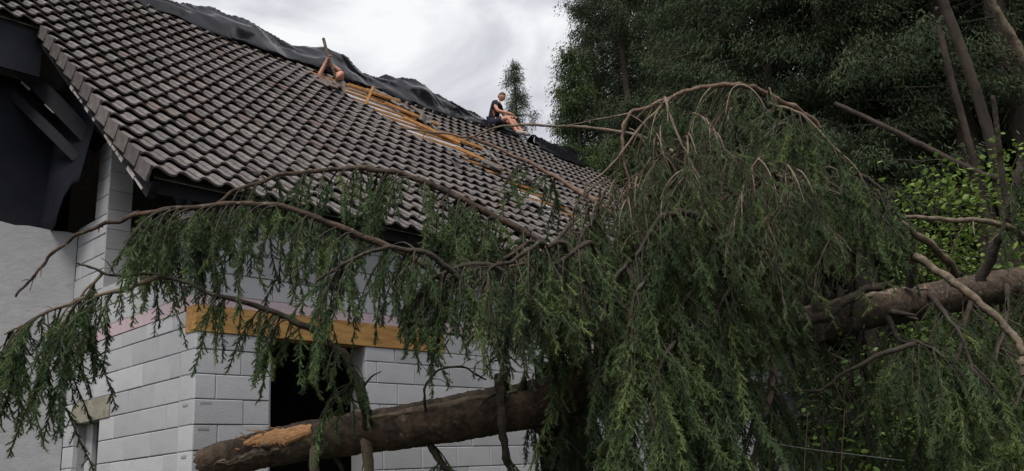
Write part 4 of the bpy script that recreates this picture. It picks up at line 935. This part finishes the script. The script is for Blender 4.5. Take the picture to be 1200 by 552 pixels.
def shrub(label, stems, n, spread, size, seed, name='leafy_shrub', tone=.4, group='leafy shrubs'):
    rng = np.random.default_rng(seed); base = stems[0][0]
    o = empty(name, base); tag(o, label, 'shrub', group); C = []
    for s in stems:
        P = spline(s, 5); b = MB(); b.tube(P, np.linspace(.018, .005, len(P)), 6); b.build('stem', M['bark_dark'], o, True, world=True)
        C.append(P[int(len(P) * .3):])
        for q in range(9):
            i = rng.integers(len(P) // 3, len(P)); e_ = P[i] + rng.normal(0, 1, 3) * (.35, .35, .22) + (0, 0, .1); Q = np.linspace(P[i], e_, 4); C.append(Q[1:])
            b2 = MB(); b2.tube(Q, np.linspace(.006, .002, 4), 4, cap=False); b2.build('twig', M['bark_dark'], o, True, world=True)
    C = np.concatenate(C); V, F, T = leaf_cloud(C, n, spread, size, rng, tone)
    lo = link('leaves', mesh_np('leaves', V, F, M['leaf'], False, {'tone': T}), o, True); lo['kind'] = 'stuff'; return o
def up_stems(pts, Z, base_dy, seed, n):
    r = random.Random(seed); o = []
    for k in range(n):
        x, y = pts[k % len(pts)]; zz_ = Z + r.uniform(-.7, .7); b = at(x + r.uniform(-15, 15), y + base_dy, zz_); g = float(ground_z(b[0], b[1])); b[2] = g - .05
        t = at(x, y, zz_ + r.uniform(-.3, .3)); o.append([b, b * .5 + t * .5 + np.array([r.uniform(-.15, .15), 0, 0]), t])
    return o
shrub('bright leafy sapling behind the mossy horizontal branch', up_stems([(1092, 205), (1110, 225), (1078, 235), (1125, 240), (1065, 250)], 10.5, 130, 1, 7), 2200, .12, .072, 3, tone=.85)
shrub('leafy bush at the right picture edge above the fallen trunk', up_stems([(1160, 225), (1185, 200), (1198, 180), (1175, 250), (1210, 215)], 10.0, 120, 2, 7), 2400, .14, .070, 4, tone=.7)
shrub('dark green bush between the fallen crown and the snags', up_stems([(1045, 262), (1075, 285), (1105, 290), (1135, 285), (1160, 300)], 9.8, 110, 5, 8), 3200, .18, .055, 6, tone=.3)
shrub('shadowy bush low at the right under the fallen trunk', up_stems([(1000, 450), (1050, 470), (1100, 480), (1150, 490), (960, 470), (1190, 500)], 8.6, 120, 8, 9), 3800, .2, .06, 7, tone=.1)  # low leaf tone paints in the shade below the trunk
shrub('small leafy plant among dry stalks below the white gap', up_stems([(955, 460), (965, 475), (1010, 435), (980, 480)], 7.2, 110, 9, 5), 500, .08, .06, 9, tone=.5)
# fresh spruce tip in the lower right corner
yq = at(1215, 640, 4.6); yq[2] = float(ground_z(yq[0], yq[1])); yb_ = empty('young_spruce', yq); tag(yb_, 'fresh green young spruce poking in at the lower right corner', 'sapling')
f = Foliage(); ob, P = branch(yb_, [yq] + A((1215, 640, 4.6), (1205, 590, 4.6), (1195, 555, 4.55), (1188, 520, 4.5)), .012, .004, 'bark_light', name='stem')
for k in range(26):
    t = random.uniform(.45, 1); p = P[int(t * (len(P) - 1))]; a = random.uniform(0, 6.28); f.put(p, 's', random.uniform(.7, 1.1), .25, lean=(math.cos(a), math.sin(a), random.uniform(-.2, .5)))
f.build('foliage', yb_)
# dry stalks and a slack wire in the lower right
for k, (x, y0, y1, Z) in enumerate(((868, 440, 640, 5.6), (905, 482, 640, 5.6), (947, 480, 640, 5.6), (990, 480, 640, 5.6), (865, 430, 640, 5.7))):
    q = at(x - 8, y1, Z); q0 = np.array([q[0], q[1], float(ground_z(q[0], q[1]))]); mb = MB(); mb.tube(spline([q0] + A((x - 8, y1, Z), (x - 5, (y0 + y1) / 2, Z), (x, y0, Z)), 4), np.linspace(.0035, .002, 13), 5); tag(mb.build('dry_stalk', M['straw'], None, True), ('dry stalk standing second from the left under the fallen crown', 'dry stalk left of the white gap, third from the left', 'dry stalk just below the white gap', 'dry stalk right of the others in the undergrowth', 'leftmost dry stalk under the fallen crown')[k], 'stalk', 'dry stalks in the undergrowth')
mb = MB(); mb.tube(spline(A((820, 500, 5.55), (870, 513, 5.55), (940, 525, 5.55), (1012, 534, 5.55), (1060, 540, 5.55)), 5), np.full(21, .0016), 4); tag(mb.build('slack_wire', M['wire'], None, True), 'slack thin wire strung across the dark undergrowth', 'wire')
# ferny ground cover
rng = np.random.default_rng(77); gxp = rng.uniform(1.5, 16, 5200); gyp = rng.uniform(3.5, 26, 5200); ok = (gxp - .22 * np.maximum(gyp - 8, 0) > 1.6); gxp, gyp = gxp[ok], gyp[ok]
C = np.stack([gxp, gyp, ground_z(gxp, gyp) + .12], 1); D = np.stack([rng.normal(0, .6, len(C)), rng.normal(0, .6, len(C)), np.full(len(C), .8)], 1)
V, n = tri_sprays(C, D, 9, (.26, .045), (.16, .16, .06), rng)
tag(link('undergrowth', mesh_np('undergrowth', V, np.arange(3 * n).reshape(n, 3), M['forest'], False, {'tone': np.repeat(np.clip(rng.normal(.45, .25, n), 0, 1), 3)})), 'dark low undergrowth covering the slope at the right', 'undergrowth', kind='stuff')
